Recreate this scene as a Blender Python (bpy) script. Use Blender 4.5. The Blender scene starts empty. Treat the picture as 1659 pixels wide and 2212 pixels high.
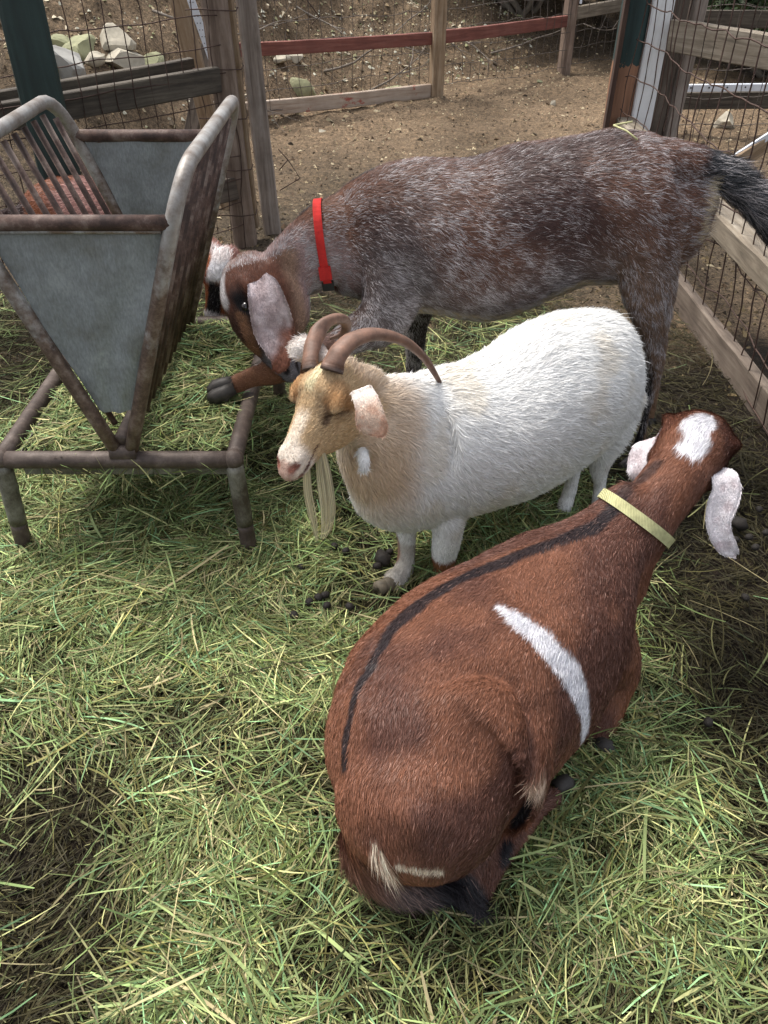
import bpy, bmesh, math, random
import numpy as np
from mathutils import Vector, Matrix
from mathutils.bvhtree import BVHTree
QUICK = False
C = bpy.context.scene.collection
rnd = random.Random(7)
rng = np.random.default_rng(11)

# ---------------------------------------------------------------- camera, sky, sun
PITCH = math.radians(38.0); H = 1.35; FPX = 1720.0; U0 = 829.5; V0 = 1106.0
cam = bpy.data.cameras.new('camera'); cam.sensor_fit = 'VERTICAL'; cam.sensor_height = 36
cam.lens = 36 * FPX / 2212; cam.clip_end = 200; cam.clip_start = .02
co = bpy.data.objects.new('camera', cam); C.objects.link(co)
co.location = (0, 0, H); co.rotation_euler = (math.pi / 2 - PITCH, 0, 0)
bpy.context.scene.camera = co
SUN_EL = math.radians(62); SUN_AZ = math.radians(-50)      # azimuth from +Y, negative = left
w = bpy.data.worlds.new('World'); bpy.context.scene.world = w; w.use_nodes = True
nt = w.node_tree; sky = nt.nodes.new('ShaderNodeTexSky'); sky.sky_type = 'NISHITA'; sky.sun_disc = False
sky.sun_elevation = SUN_EL; sky.sun_rotation = SUN_AZ; sky.air_density = 1.0; sky.dust_density = 4
hs = nt.nodes.new('ShaderNodeHueSaturation'); hs.inputs['Saturation'].default_value = .35; nt.links.new(sky.outputs[0], hs.inputs['Color'])   # thin even cloud whitens the sky
nt.links.new(hs.outputs[0], nt.nodes['Background'].inputs[0]); nt.nodes['Background'].inputs[1].default_value = .15
sl = bpy.data.lights.new('sun', 'SUN'); sl.energy = 1.5; sl.angle = math.radians(13); sl.color = (1, .95, .87)
so = bpy.data.objects.new('sun', sl); C.objects.link(so)
sd = Vector((math.sin(SUN_AZ) * math.cos(SUN_EL), math.cos(SUN_AZ) * math.cos(SUN_EL), math.sin(SUN_EL)))
so.rotation_euler = sd.to_track_quat('Z', 'Y').to_euler()
vs = bpy.context.scene.view_settings; vs.view_transform = 'Standard'; vs.look = 'None'; vs.exposure = 0.88; vs.gamma = 1

# ---------------------------------------------------------------- geometry from the picture's frame to metres
CP, SP = math.cos(PITCH), math.sin(PITCH)
def ray(u, v):
    a = (u - U0) / FPX; b = (V0 - v) / FPX
    return Vector((a, CP + b * SP, -SP + b * CP))
def G(u, v, z=0.0):
    d = ray(u, v); t = (z - H) / d.z
    return Vector((d.x * t, d.y * t, z))
def D(u, v, Y):
    d = ray(u, v); t = Y / d.y
    return Vector((d.x * t, Y, H + d.z * t))

# ---------------------------------------------------------------- noise (vectorised value noise)
def _h(ix, iy, iz, s):
    n = (ix * 374761393 + iy * 668265263 + iz * 2147483647 + s * 1274126177) & 0xffffffff
    n = ((n ^ (n >> 13)) * 1274126177) & 0xffffffff
    return ((n ^ (n >> 16)) & 0xffff) / 65535.0
def vnoise(P, s=0):
    P = np.asarray(P, float); i = np.floor(P).astype(np.int64); f = P - i; f = f * f * (3 - 2 * f)
    r = 0
    for dx in (0, 1):
        for dy in (0, 1):
            for dz in (0, 1):
                wt = (f[:, 0] if dx else 1 - f[:, 0]) * (f[:, 1] if dy else 1 - f[:, 1]) * (f[:, 2] if dz else 1 - f[:, 2])
                r = r + wt * _h(i[:, 0] + dx, i[:, 1] + dy, i[:, 2] + dz, s)
    return r
def fbm(P, s=0, o=3):
    r = 0; a = .5; P = np.asarray(P, float)
    for k in range(o):
        r = r + a * vnoise(P * 2 ** k + 17.3 * k, s + k); a *= .5
    return r / (1 - .5 ** o)
def sstep(a, b, x):
    t = np.clip((x - a) / (b - a), 0, 1); return t * t * (3 - 2 * t)

# ---------------------------------------------------------------- objects
def lin(r, g, b):
    f = lambda c: (c / 255 / 12.92) if c / 255 <= .04045 else ((c / 255 + .055) / 1.055) ** 2.4
    return (f(r), f(g), f(b))
def tag(o, label=None, cat=None, group=None, kind=None):
    if label: o['label'] = label
    if cat: o['category'] = cat
    if group: o['group'] = group
    if kind: o['kind'] = kind
    return o
def empty(name, loc=(0, 0, 0)):
    o = bpy.data.objects.new(name, None); o.location = loc; o.empty_display_size = .1; C.objects.link(o); return o
def mesh_np(name, V, tris=None, quads=None, col=None, smooth=True, mats=(), matidx=None):
    V = np.asarray(V, np.float32)
    tris = np.zeros((0, 3), np.int32) if tris is None else np.asarray(tris, np.int32).reshape(-1, 3)
    quads = np.zeros((0, 4), np.int32) if quads is None else np.asarray(quads, np.int32).reshape(-1, 4)
    me = bpy.data.meshes.new(name); nt_, nq = len(tris), len(quads)
    me.vertices.add(len(V)); me.vertices.foreach_set('co', V.ravel())
    me.loops.add(nt_ * 3 + nq * 4); me.loops.foreach_set('vertex_index', np.concatenate([tris.ravel(), quads.ravel()]))
    me.polygons.add(nt_ + nq)
    me.polygons.foreach_set('loop_start', np.concatenate([np.arange(nt_) * 3, nt_ * 3 + np.arange(nq) * 4]).astype(np.int32))
    me.polygons.foreach_set('use_smooth', np.full(nt_ + nq, smooth))
    if matidx is not None: me.polygons.foreach_set('material_index', np.asarray(matidx, np.int32))
    for m in mats: me.materials.append(m)
    me.update(calc_edges=True); me.validate()
    if col is not None:
        at = me.color_attributes.new('Col', 'FLOAT_COLOR', 'POINT')
        c4 = np.ones((len(V), 4), np.float32); c4[:, :3] = col; at.data.foreach_set('color', c4.ravel())
    return me
def link(name, me, parent=None, loc=None):
    o = bpy.data.objects.new(name, me); C.objects.link(o)
    if parent: o.parent = parent
    if loc is not None: o.location = loc
    return o
def setorigin(me, p):
    me.transform(Matrix.Translation(-Vector(p)))
class MB:
    """collects pieces for ONE mesh object"""
    def __init__(s): s.V = []; s.Q = []; s.T = []; s.n = 0
    def add(s, V, Q=None, T=None):
        V = np.asarray(V, float)
        if Q is not None and len(Q): s.Q.append(np.asarray(Q) + s.n)
        if T is not None and len(T): s.T.append(np.asarray(T) + s.n)
        s.V.append(V); s.n += len(V)
    def build(s, name, mat, parent=None, smooth=False, org=None, col=None):
        V = np.concatenate(s.V)
        off = Vector(parent.location) if parent else Vector((0, 0, 0))
        if org is not None: o_ = Vector(org)
        elif parent: o_ = off
        else: o_ = Vector(V.min(0) * .5 + V.max(0) * .5); o_.z = V[:, 2].min()
        V = V - np.array(o_)
        me = mesh_np(name, V, np.concatenate(s.T) if s.T else None, np.concatenate(s.Q) if s.Q else None, mats=(mat,), smooth=smooth, col=col)
        return link(name, me, parent, o_ - off)
def tube(path, r, sides=8, cap=True, up=(0, 0, 1), flat=1.0, closed=False):
    P = np.asarray(path, float); n = len(P); r = np.broadcast_to(np.asarray(r, float), (n,))
    T = np.gradient(P, axis=0); T /= np.linalg.norm(T, axis=1)[:, None] + 1e-12
    U = np.tile(np.asarray(up, float), (n, 1)); S = np.cross(T, U); bad = np.linalg.norm(S, axis=1) < .05
    S[bad] = np.cross(T[bad], (1, 0.1, 0)); S /= np.linalg.norm(S, axis=1)[:, None]; U = np.cross(S, T)
    a = np.arange(sides) * 2 * math.pi / sides
    V = P[:, None] + r[:, None, None] * (np.cos(a)[None, :, None] * S[:, None] + flat * np.sin(a)[None, :, None] * U[:, None])
    V = V.reshape(-1, 3); i = np.arange(n - 1)[:, None] * sides; j = np.arange(sides)[None]; k = (j + 1) % sides
    Q = np.stack([i + j, i + k, i + sides + k, i + sides + j], -1).reshape(-1, 4); Tt = []
    if cap:
        V = np.vstack([V, P[0], P[-1]]); c0, c1 = n * sides, n * sides + 1; b = (n - 1) * sides
        for q in range(sides):
            Tt.append((c0, (q + 1) % sides, q)); Tt.append((c1, b + q, b + (q + 1) % sides))
    return V, Q, np.array(Tt).reshape(-1, 3)
def smoothpath(pts, n):
    """Catmull-Rom through rows of numbers"""
    P = np.asarray(pts, float); m = len(P); Pe = np.vstack([2 * P[0] - P[1], P, 2 * P[-1] - P[-2]])
    t = np.linspace(0, m - 1 - 1e-9, n); i = t.astype(int); f = (t - i)[:, None]
    p0, p1, p2, p3 = Pe[i], Pe[i + 1], Pe[i + 2], Pe[i + 3]
    return .5 * (2 * p1 + (p2 - p0) * f + (2 * p0 - 5 * p1 + 4 * p2 - p3) * f ** 2 + (3 * p1 - p0 - 3 * p2 + p3) * f ** 3)

# ---------------------------------------------------------------- materials
def nmat(name):
    m = bpy.data.materials.new(name); m.use_nodes = True; n = m.node_tree.nodes; b = n['Principled BSDF']; return m, m.node_tree, b
def N(t, kind, **kw):
    n = t.nodes.new(kind)
    for k, v in kw.items():
        if k in ('operation', 'blend_type', 'data_type', 'attribute_name', 'noise_dimensions', 'feature'): setattr(n, k, v)
        else: n.inputs[k.replace('_', ' ')].default_value = v
    return n
def ramp(t, fac, stops):
    r = t.nodes.new('ShaderNodeValToRGB'); t.links.new(fac, r.inputs[0]); e = r.color_ramp.elements
    while len(e) > 1: e.remove(e[-1])
    e[0].position = stops[0][0]; c = stops[0][1]; e[0].color = (*c, 1) if len(c) == 3 else c
    for p, c in stops[1:]:
        q = e.new(p); q.color = (*c, 1)
    return r.outputs[0]
def mix(t, fac, a, b, mode='MIX'):
    m = t.nodes.new('ShaderNodeMix'); m.data_type = 'RGBA'; m.blend_type = mode
    for s, v in ((0, fac), (6, a), (7, b)):
        if hasattr(v, 'is_linked') or hasattr(v, 'links'): t.links.new(v, m.inputs[s])
        else: m.inputs[s].default_value = v if s == 0 else (*v, 1)
    return m.outputs[2]
def coords(t, scale=(1, 1, 1), which=3):
    tc = t.nodes.new('ShaderNodeTexCoord'); mp = t.nodes.new('ShaderNodeMapping'); mp.inputs['Scale'].default_value = scale
    t.links.new(tc.outputs[which], mp.inputs[0]); return mp.outputs[0]
def noise(t, vec, scale, detail=4, rough=.6, dist=0):
    n = N(t, 'ShaderNodeTexNoise', Scale=scale, Detail=detail, Roughness=rough, Distortion=dist); t.links.new(vec, n.inputs['Vector']); return n.outputs[0]
def bump(t, b, h, strength, dist):
    n = N(t, 'ShaderNodeBump', Strength=strength, Distance=dist); t.links.new(h, n.inputs['Height']); t.links.new(n.outputs[0], b.inputs['Normal'])
K = (0, 0, 0); Wt = (1, 1, 1)
def wood(name, base, dark, light, zs=1.5, rough=.85, patch=None, pscale=3, pmin=.52):
    m, t, b = nmat(name); v = coords(t, (22, 22, zs)); v2 = coords(t)
    g = noise(t, v, 1.6, 8, .7, .6); c = ramp(t, g, [(.3, dark), (.48, base), (.7, light)])
    n2 = noise(t, v2, 5, 4); c = mix(t, ramp(t, n2, [(.35, K), (.7, (.6, .6, .6))]), c, dark)
    if patch:
        n3 = noise(t, coords(t, (1, 1, .6)), pscale, 6, .7); c = mix(t, ramp(t, n3, [(pmin, K), (pmin + .04, Wt)]), c, patch)
    t.links.new(c, b.inputs['Base Color']); b.inputs['Roughness'].default_value = rough; bump(t, b, g, .7, .004); return m
def metal(name, a, bcol, c3, scale=14, rough=.55, met=.35, lo=.42, hi=.62):
    m, t, b = nmat(name); v = coords(t); n1 = noise(t, v, scale, 8, .7); n2 = noise(t, v, scale * 5, 5, .7)
    c = ramp(t, n1, [(lo, a), ((lo + hi) / 2, bcol), (hi, c3)])
    c = mix(t, ramp(t, n2, [(.5, K), (.8, (.4, .4, .4))]), c, a); n3 = noise(t, coords(t, (3, 3, 1)), scale * 14, 3, .6); c = mix(t, 1.0, c, ramp(t, n3, [(.3, (.8, .8, .8)), (.7, (1.18, 1.18, 1.18))]), 'MULTIPLY'); t.links.new(c, b.inputs['Base Color'])
    b.inputs['Metallic'].default_value = met; b.inputs['Roughness'].default_value = rough; bump(t, b, n2, .35, .002); return m
def colmat(name, rough=.75, spec=.3, noisescale=0, sub=0):
    m, t, b = nmat(name); a = N(t, 'ShaderNodeAttribute', attribute_name='Col'); c = a.outputs[0]
    if noisescale:
        n = noise(t, coords(t), noisescale, 4); c = mix(t, 1.0, c, ramp(t, n, [(.3, (.65, .65, .65)), (.7, (1.2, 1.2, 1.2))]), 'MULTIPLY')
    t.links.new(c, b.inputs['Base Color']); b.inputs['Roughness'].default_value = rough; b.inputs['Specular IOR Level'].default_value = spec
    return m
def plain(name, col, rough=.6, met=0, spec=.4, var=.25, scale=30):
    m, t, b = nmat(name); n = noise(t, coords(t), scale, 5)
    d = tuple(x * (1 - var) for x in col); l = tuple(min(1, x * (1 + var)) for x in col)
    t.links.new(ramp(t, n, [(.3, d), (.7, l)]), b.inputs['Base Color']); b.inputs['Roughness'].default_value = rough
    b.inputs['Metallic'].default_value = met; b.inputs['Specular IOR Level'].default_value = spec; bump(t, b, n, .2, .002); return m
M = {}
M['wood_grey'] = wood('weathered_wood', (.13, .10, .075), (.035, .026, .02), (.25, .20, .16))
M['wood_post'] = wood('brown_post_wood', (.25, .18, .135), (.08, .052, .037), (.40, .31, .25))
M['wood_gate'] = wood('pale_grey_post_wood', (.32, .26, .215), (.10, .075, .06), (.50, .44, .39), patch=(.16, .10, .07), pmin=.62)
M['board_dark'] = wood('ground_board_wood', (.17, .13, .10), (.05, .035, .025), (.28, .23, .18))
M['wood_pale'] = wood('pale_post_wood', (.33, .23, .14), (.12, .075, .04), (.48, .38, .27))
M['wood_dark'] = wood('dark_mossy_wood', (.075, .06, .045), (.02, .016, .012), (.16, .135, .10), patch=(.09, .10, .045), pmin=.6)
M['rail_red'] = wood('faded_red_paint', (.22, .075, .055), (.10, .035, .028), (.30, .13, .10), patch=(.2, .13, .1), pmin=.66)
M['rail_redwhite'] = wood('worn_red_rail', (.46, .37, .29), (.25, .17, .12), (.58, .49, .41), patch=(.34, .10, .07), pmin=.57, pscale=6)
M['rail_grey'] = wood('dusty_rail_wood', (.25, .205, .15), (.10, .08, .06), (.40, .35, .28))
M['green'] = wood('dark_green_paint', (.014, .034, .031), (.007, .017, .015), (.025, .055, .05), rough=.5)
M['white_paint'] = wood('peeling_white_paint', (.80, .80, .80), (.58, .56, .53), (.86, .86, .87), patch=(.3, .25, .2), pmin=.62, pscale=5)
M['white_strip'] = plain('white_metal_strip', (.70, .73, .78), .45, .1, var=.1)
M['rust'] = metal('rusty_pipe', (.05, .035, .028), (.09, .065, .052), (.16, .125, .105), rough=.6, met=.2, scale=24, lo=.35, hi=.7)
M['rust_bar'] = metal('rusty_bar', (.045, .026, .02), (.095, .055, .042), (.19, .14, .115), rough=.65, met=.15)
M['galv_pipe'] = metal('galvanised_pipe', (.20, .15, .11), (.33, .32, .30), (.47, .49, .50), scale=9, rough=.45, met=.45)
M['galv_leg'] = metal('dirty_pipe_leg', (.07, .055, .04), (.15, .14, .11), (.24, .23, .19), scale=10, rough=.6, met=.25)
M['sheet'] = metal('galvanised_sheet', (.19, .195, .175), (.27, .295, .30), (.37, .40, .41), scale=6, rough=.42, met=.3, lo=.32, hi=.68)
def hoopmat():
    m, t, b = nmat('hoop_pipe'); v = coords(t); n1 = noise(t, v, 16, 8, .7); n2 = noise(t, v, 45, 6, .7); tc = t.nodes.new('ShaderNodeTexCoord'); sp = t.nodes.new('ShaderNodeSeparateXYZ'); t.links.new(tc.outputs[3], sp.inputs[0])
    ad = N(t, 'ShaderNodeMath', operation='MULTIPLY_ADD'); t.links.new(n1, ad.inputs[0]); ad.inputs[1].default_value = .9; t.links.new(sp.outputs[2], ad.inputs[2])
    pale = ramp(t, n1, [(.34, (.15, .115, .09)), (.5, (.29, .265, .24)), (.7, (.42, .415, .40))]); rusty = ramp(t, n2, [(.3, (.05, .032, .025)), (.5, (.14, .095, .07)), (.7, (.26, .21, .17))])
    c = mix(t, ramp(t, ad.outputs[0], [(.0, K), (.99, K), (1.0, K)]), rusty, pale); f = N(t, 'ShaderNodeMapRange'); t.links.new(ad.outputs[0], f.inputs[0]); f.inputs[1].default_value = 1.08; f.inputs[2].default_value = 1.25
    c = mix(t, f.outputs[0], rusty, pale); t.links.new(c, b.inputs['Base Color']); b.inputs['Metallic'].default_value = .3; b.inputs['Roughness'].default_value = .5; bump(t, b, n2, .4, .002); return m
M['hoop'] = hoopmat()
M['wire'] = plain('rusty_wire', (.075, .045, .035), .7, .3)
M['wire_grey'] = plain('grey_wire', (.12, .10, .085), .7, .3)
# ---------------------------------------------------------------- ground
FA = np.array((-.95, 6.35)); FB = np.array((1.69, 8.46)); FD = (FB - FA) / np.linalg.norm(FB - FA); FN = np.array((-FD[1], FD[0]))
def gheight(x, y):
    x = np.asarray(x, float); y = np.asarray(y, float)
    s = (x - FA[0]) * FN[0] + (y - FA[1]) * FN[1]
    left = sstep(-.2, -2.0, x); s = s + left * 1.6
    hgt = .50 * np.clip(s - .5, 0, None) ** 1.05
    P = np.stack([x, y, 0 * x], -1)
    far = sstep(3.2, 5.5, y)
    hgt = hgt + (fbm(P * 1.3, 3) - .5) * .12 * far + (fbm(P * 7, 5) - .5) * (.03 + .05 * far) * sstep(2.4, 4, y)
    hgt = hgt + (fbm(P * 3.0, 9) - .5) * .025 * sstep(0, .6, y) + np.clip(s - .6, 0, 1) * (fbm(P * 3, 15) - .5) * .5
    return hgt
def grid(x0, x1, y0, y1, nx, ny):
    X, Y = np.meshgrid(np.linspace(x0, x1, nx), np.linspace(y0, y1, ny)); X = X.ravel(); Y = Y.ravel()
    V = np.stack([X, Y, gheight(X, Y)], -1); i = np.arange(ny - 1)[:, None] * nx + np.arange(nx - 1)[None]
    Q = np.stack([i, i + 1, i + nx + 1, i + nx], -1).reshape(-1, 4); return V, Q
def haydens(x, y):
    """how thickly hay lies: 1 = deep, 0 = bare"""
    x = np.asarray(x, float); y = np.asarray(y, float); P = np.stack([x, y, 0 * x], -1)
    edge = 3.05 + (fbm(P * 2, 31) - .5) * .7
    d = sstep(edge + .35, edge - .25, y) * sstep(1.22, 1.1, x)
    bare = sstep(.46, .62, fbm(P * 3.2, 41)) * .6
    d = d * (1 - bare * .8)
    dl = sstep(-.30, -.52, x + (fbm(P * 5, 44) - .5) * .35 + (y - .6) * .15) * sstep(1.1, .8, y)
    d = d * (1 - .74 * dl)
    dr = sstep(.42, .8, x) * .72 + sstep(.62, .8, x + .3 * (y - .7)) * .1
    d = d * (1 - dr)
    dd = np.exp(-(((x - .02) / .17) ** 2 + ((y - 1.33) / .07) ** 2)); d = d * (1 - .5 * dd)
    dt = sstep(2.0, 2.6, y); d = d * (1 - .5 * dt)
    return np.clip(d, 0, 1)
V, Q = grid(-7, 8, -1.5, 16, 520, 620)
P2 = V.copy(); P2[:, 2] = 0
inner = sstep(3.1, 2.2, V[:, 1] + (fbm(P2 * 2.2, 61) - .5) * 1.6)
c_dirt = np.array((.178, .128, .082)); c_mud = np.array((.020, .014, .009)); c_wet = np.array((.065, .053, .037))
n1 = fbm(P2 * 1.5, 71)[:, None]; n2 = fbm(P2 * 30, 73)[:, None]
dirt = c_dirt * (.55 + .9 * n1) * (.6 + .8 * n2)
mid = np.exp(-((V[:, 1] - 4.1 - (fbm(P2 * 1.1, 62) - .5) * 1.8) / 1.15) ** 2)[:, None]
dirt = dirt * (1 - .8 * mid) + c_wet * (.6 + .8 * n2) * .8 * mid
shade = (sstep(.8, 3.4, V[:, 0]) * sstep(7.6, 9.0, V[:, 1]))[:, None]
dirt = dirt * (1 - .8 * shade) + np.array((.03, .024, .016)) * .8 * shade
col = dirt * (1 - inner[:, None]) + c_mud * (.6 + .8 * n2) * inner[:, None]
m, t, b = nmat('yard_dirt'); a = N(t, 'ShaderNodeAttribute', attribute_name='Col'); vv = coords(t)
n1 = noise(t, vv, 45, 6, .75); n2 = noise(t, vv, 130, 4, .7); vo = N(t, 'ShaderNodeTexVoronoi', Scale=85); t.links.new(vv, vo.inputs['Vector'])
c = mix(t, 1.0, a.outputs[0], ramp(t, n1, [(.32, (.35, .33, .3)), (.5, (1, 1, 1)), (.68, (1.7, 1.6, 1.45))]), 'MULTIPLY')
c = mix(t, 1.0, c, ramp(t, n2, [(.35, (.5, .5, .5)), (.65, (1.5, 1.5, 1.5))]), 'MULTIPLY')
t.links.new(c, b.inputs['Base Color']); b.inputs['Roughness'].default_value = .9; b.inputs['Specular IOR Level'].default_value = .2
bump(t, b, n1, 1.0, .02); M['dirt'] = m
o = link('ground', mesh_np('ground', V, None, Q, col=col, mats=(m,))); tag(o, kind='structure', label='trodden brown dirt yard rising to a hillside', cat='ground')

# distant floor so that the sheet reaches the horizon
me = mesh_np('terrain', [(-90, -60, -.35), (90, -60, -.35), (90, 120, -.35), (-90, 120, -.35)], None, [(0, 1, 2, 3)], mats=(plain('far_soil', (.10, .08, .05), .9),), smooth=False)
tag(link('terrain', me), kind='structure', label='bare soil around the goat yard', cat='terrain')

# chips, gravel and leaf litter on the dirt: nobody could count it
def debris(n, x0, x1, y0, y1, size, cols, keep, name, label, seed):
    r = np.random.default_rng(seed); x = r.uniform(x0, x1, n); y = r.uniform(y0, y1, n); k = r.random(n) < keep(x, y); x = x[k]; y = y[k]; n = len(x)
    s = size * np.exp(r.normal(0, .45, n)); z = gheight(x, y)
    tet = np.array([(1, 0, -.3), (-.5, .8, -.3), (-.6, -.7, -.3), (0, .1, .6), (.9, .7, .0)]); tri = np.array([(0, 1, 3), (1, 2, 3), (2, 0, 3), (0, 4, 3), (4, 1, 3), (0, 1, 4)])
    a = r.uniform(0, 6.28, n); R = np.stack([np.stack([np.cos(a), -np.sin(a)], -1), np.stack([np.sin(a), np.cos(a)], -1)], 1)
    base = tet[None] + r.normal(0, .22, (n, 5, 3)); asp = r.uniform(.5, 1.6, n)
    base[:, :, 0] *= asp[:, None]; base[:, :, :2] = np.einsum('nij,nkj->nki', R, base[:, :, :2])
    V = base * s[:, None, None] + np.stack([x, y, z + s * .1], -1)[:, None]
    T = (tri[None] + (np.arange(n) * 5)[:, None, None]).reshape(-1, 3)
    ci = r.integers(0, len(cols), n); cc = np.array(cols)[ci] * r.uniform(.6, 1.25, (n, 1)); cc = np.repeat(cc, 5, 0)
    o = link(name, mesh_np(name, V.reshape(-1, 3), T, col=cc, mats=(M['litter'],), smooth=False)); return tag(o, label, 'litter', kind='stuff')
M['litter'] = colmat('litter', .85, .2)
kq = .25 if QUICK else 1
debris(int(52000 * kq), -5, 5, 2.9, 11, .007, [(.42, .33, .20), (.26, .18, .11), (.55, .46, .30), (.12, .08, .05), (.06, .045, .03), (.18, .13, .085)],
       lambda x, y: .85 * sstep(2.9, 4.4, y) * (1 - .7 * sstep(.8, 3, x) * sstep(7.5, 9, y)) * (.35 + .9 * fbm(np.stack([x, y, 0 * x], -1) * 1.2, 91)), 'gravel', 'wood chips and fine gravel littering the dirt', 5)
debris(int(30000 * kq), -1.8, 4, 2.0, 5.2, .006, [(.03, .022, .016), (.06, .045, .03), (.12, .09, .05), (.2, .15, .08)],
       lambda x, y: .75 * np.exp(-((y - 3.4) / .8) ** 2), 'droppings_litter', 'small dark droppings and crumbs trodden into the dirt', 6)
debris(int(34000 * kq), -6, 1.5, 4.8, 13, .0115, [(.42, .36, .22), (.26, .19, .11), (.6, .52, .38), (.10, .075, .05), (.36, .36, .2), (.62, .6, .48)],
       lambda x, y: sstep(6.6, 7.4, y + .4 * sstep(0, -1.5, x) * 3 - .75 * (x + .95)) * .7, 'leaf_litter', 'dry leaves and stone chips on the hillside', 8)

# ---------------------------------------------------------------- beams, fences
def beam(name, p0, p1, w_, d_, mat, parent=None, roll=0, wob=.004, upv=None, label=None):
    p0 = Vector(p0); p1 = Vector(p1); L = (p1 - p0).length; n = max(3, int(L / .12)); bw = min(w_, d_) * .09
    prof = []
    for sx, sy in ((1, 1), (-1, 1), (-1, -1), (1, -1)):
        c = [(sx * (w_ / 2 - bw), sy * d_ / 2), (sx * w_ / 2, sy * (d_ / 2 - bw))]
        if sx * sy > 0: c = c[::-1]
        prof += c
    prof = np.array(prof); k = len(prof); rs = np.random.default_rng(int(L * 9999 + w_ * 777 + p0.x * 31) % 99991)
    zz = np.linspace(0, L, n); V = np.zeros((n, k, 3)); V[:, :, :2] = prof[None]; V[:, :, 2] = zz[:, None]
    ph = rs.uniform(0, 6, 4)
    V[:, :, 0] += (wob * np.sin(zz * 3 + ph[0]))[:, None] + rs.normal(0, wob * .18, (n, k)); V[:, :, 1] += (wob * np.sin(zz * 2.3 + ph[1]))[:, None] + rs.normal(0, wob * .18, (n, k))
    V[0, :, 2] += rs.normal(0, wob * .3, k); V[-1, :, 2] += rs.normal(0, wob * .5, k)
    i = np.arange(n - 1)[:, None] * k; j = np.arange(k)[None]; q = (j + 1) % k
    Q = np.stack([i + j, i + q, i + k + q, i + k + j], -1).reshape(-1, 4)
    V = np.vstack([V.reshape(-1, 3), (0, 0, 0), (0, 0, L)]); T = []
    for a in range(k): T += [(n * k, (a + 1) % k, a), (n * k + 1, (n - 1) * k + a, (n - 1) * k + (a + 1) % k)]
    me = mesh_np(name, V, T, Q, mats=(mat,), smooth=False); z = (p1 - p0).normalized()
    up = Vector(upv) if upv else (Vector((0, 0, 1)) if abs(z.z) < .8 else Vector((0, 1, 0)))
    x = up.cross(z).normalized() if abs(z.z) < .8 else Vector((1, 0, 0)); x = (x - z * x.dot(z)).normalized(); y = z.cross(x)
    R = Matrix((x, y, z)).transposed().to_4x4() @ Matrix.Rotation(roll, 4, 'Z')
    off = Vector(parent.location) if parent else Vector((0, 0, 0))
    o = link(name, me, parent); o.matrix_basis = Matrix.Translation(p0 - off) @ R
    if label: o['label'] = label
    return o
def wires(p0, p1, z0, z1, dx, dz, r, parent, mat, seed=0, bow=.02, wob=.008, name='wire_mesh', ztop=None, skip=0):
    """welded wire between two ground points"""
    rs = np.random.default_rng(seed); p0 = np.array(p0, float); p1 = np.array(p1, float); L = np.linalg.norm(p1 - p0); d = (p1 - p0) / L; nn = np.array((-d[1], d[0]))
    def warp(s, z):
        P = np.stack([s * 2.1, z * 2.1, 0 * s + seed], -1); P5 = P * 4
        off = (fbm(P, seed) - .5) * bow * 2; ss = s + (fbm(P5, seed + 3) - .5) * wob * 2; zz = z + (fbm(P5, seed + 8) - .5) * wob * 2 + (fbm(P, seed + 9) - .5) * bow
        return np.stack([p0[0] + d[0] * ss + nn[0] * off, p0[1] + d[1] * ss + nn[1] * off, zz], -1)
    mb = MB(); nx = int(L / dx); nz = int((z1 - z0) / dz)
    for i in range(nx + 1):
        if skip and rs.random() < skip: continue
        z = np.linspace(z0, z1, max(4, int((z1 - z0) / .06))); mb.add(*tube(warp(np.full_like(z, i * dx), z), r, 4, False))
    for k in range(nz + 1):
        s = np.linspace(0, L, max(4, int(L / .06))); mb.add(*tube(warp(s, np.full_like(s, z0 + k * dz)), r, 4, False, up=(0.1, .1, 1)))
    return mb.build(name, mat, parent, smooth=True)

# left fence: two weathered posts, rails and rusty mesh
LP = (-.70, 3.82); LQ = (-1.55, 3.02)
fl = empty('wire_fence', (LP[0], LP[1], 0)); tag(fl, 'rusty wire mesh fence with weathered grey rails behind the hay feeder', 'fence')
beam('post', (-.665, 3.86, -.1), (-.71, 3.80, 1.75), .105, .10, M['wood_post'], fl, .1, label='brown weathered square post wrapped with wire')
def zg(u, v, Y): return D(u, v, Y)
beam('rail', (-.70, 3.76, .72), (-1.62, 2.93, .70), .04, .095, M['wood_dark'], fl)
beam('rail', (-.83, 3.90, .735), (-1.75, 3.09, .70), .04, .09, M['wood_dark'], fl, label='green-tinged rail behind the front rail')
beam('rail', (-.66, 3.84, .27), (-1.35, 3.2, .27), .04, .10, M['wood_grey'], fl)
beam('rail', (-1.62, 2.95, .52), (-2.5, 2.3, .52), .04, .10, M['wood_grey'], fl)
beam('post', (-1.75, 3.05, -.1), (-1.77, 3.05, 1.7), .10, .10, M['wood_post'], fl, label='brown post beside the dark green post')
wires((-.66, 3.80), (-1.60, 2.92), .0, 1.62, .075, .105, .0022, fl, M['wire'], 3, .03, .012)
wires((-1.62, 2.90), (-2.7, 2.1), .0, 1.62, .1, .105, .0020, fl, M['wire'], 5, .03, .012)
# wire loops round the post
for z in (.16, .36, .57, .76, .97, 1.16, 1.33):
    mb = MB(); mb.add(*tube([(-.80, 3.77, z), (-.735, 3.745, z + .005), (-.66, 3.745, z), (-.60, 3.79, z - .006), (-.60, 3.85, z)], .0025, 5)); mb.build('tie_wire', M['wire'], fl, True)
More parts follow.
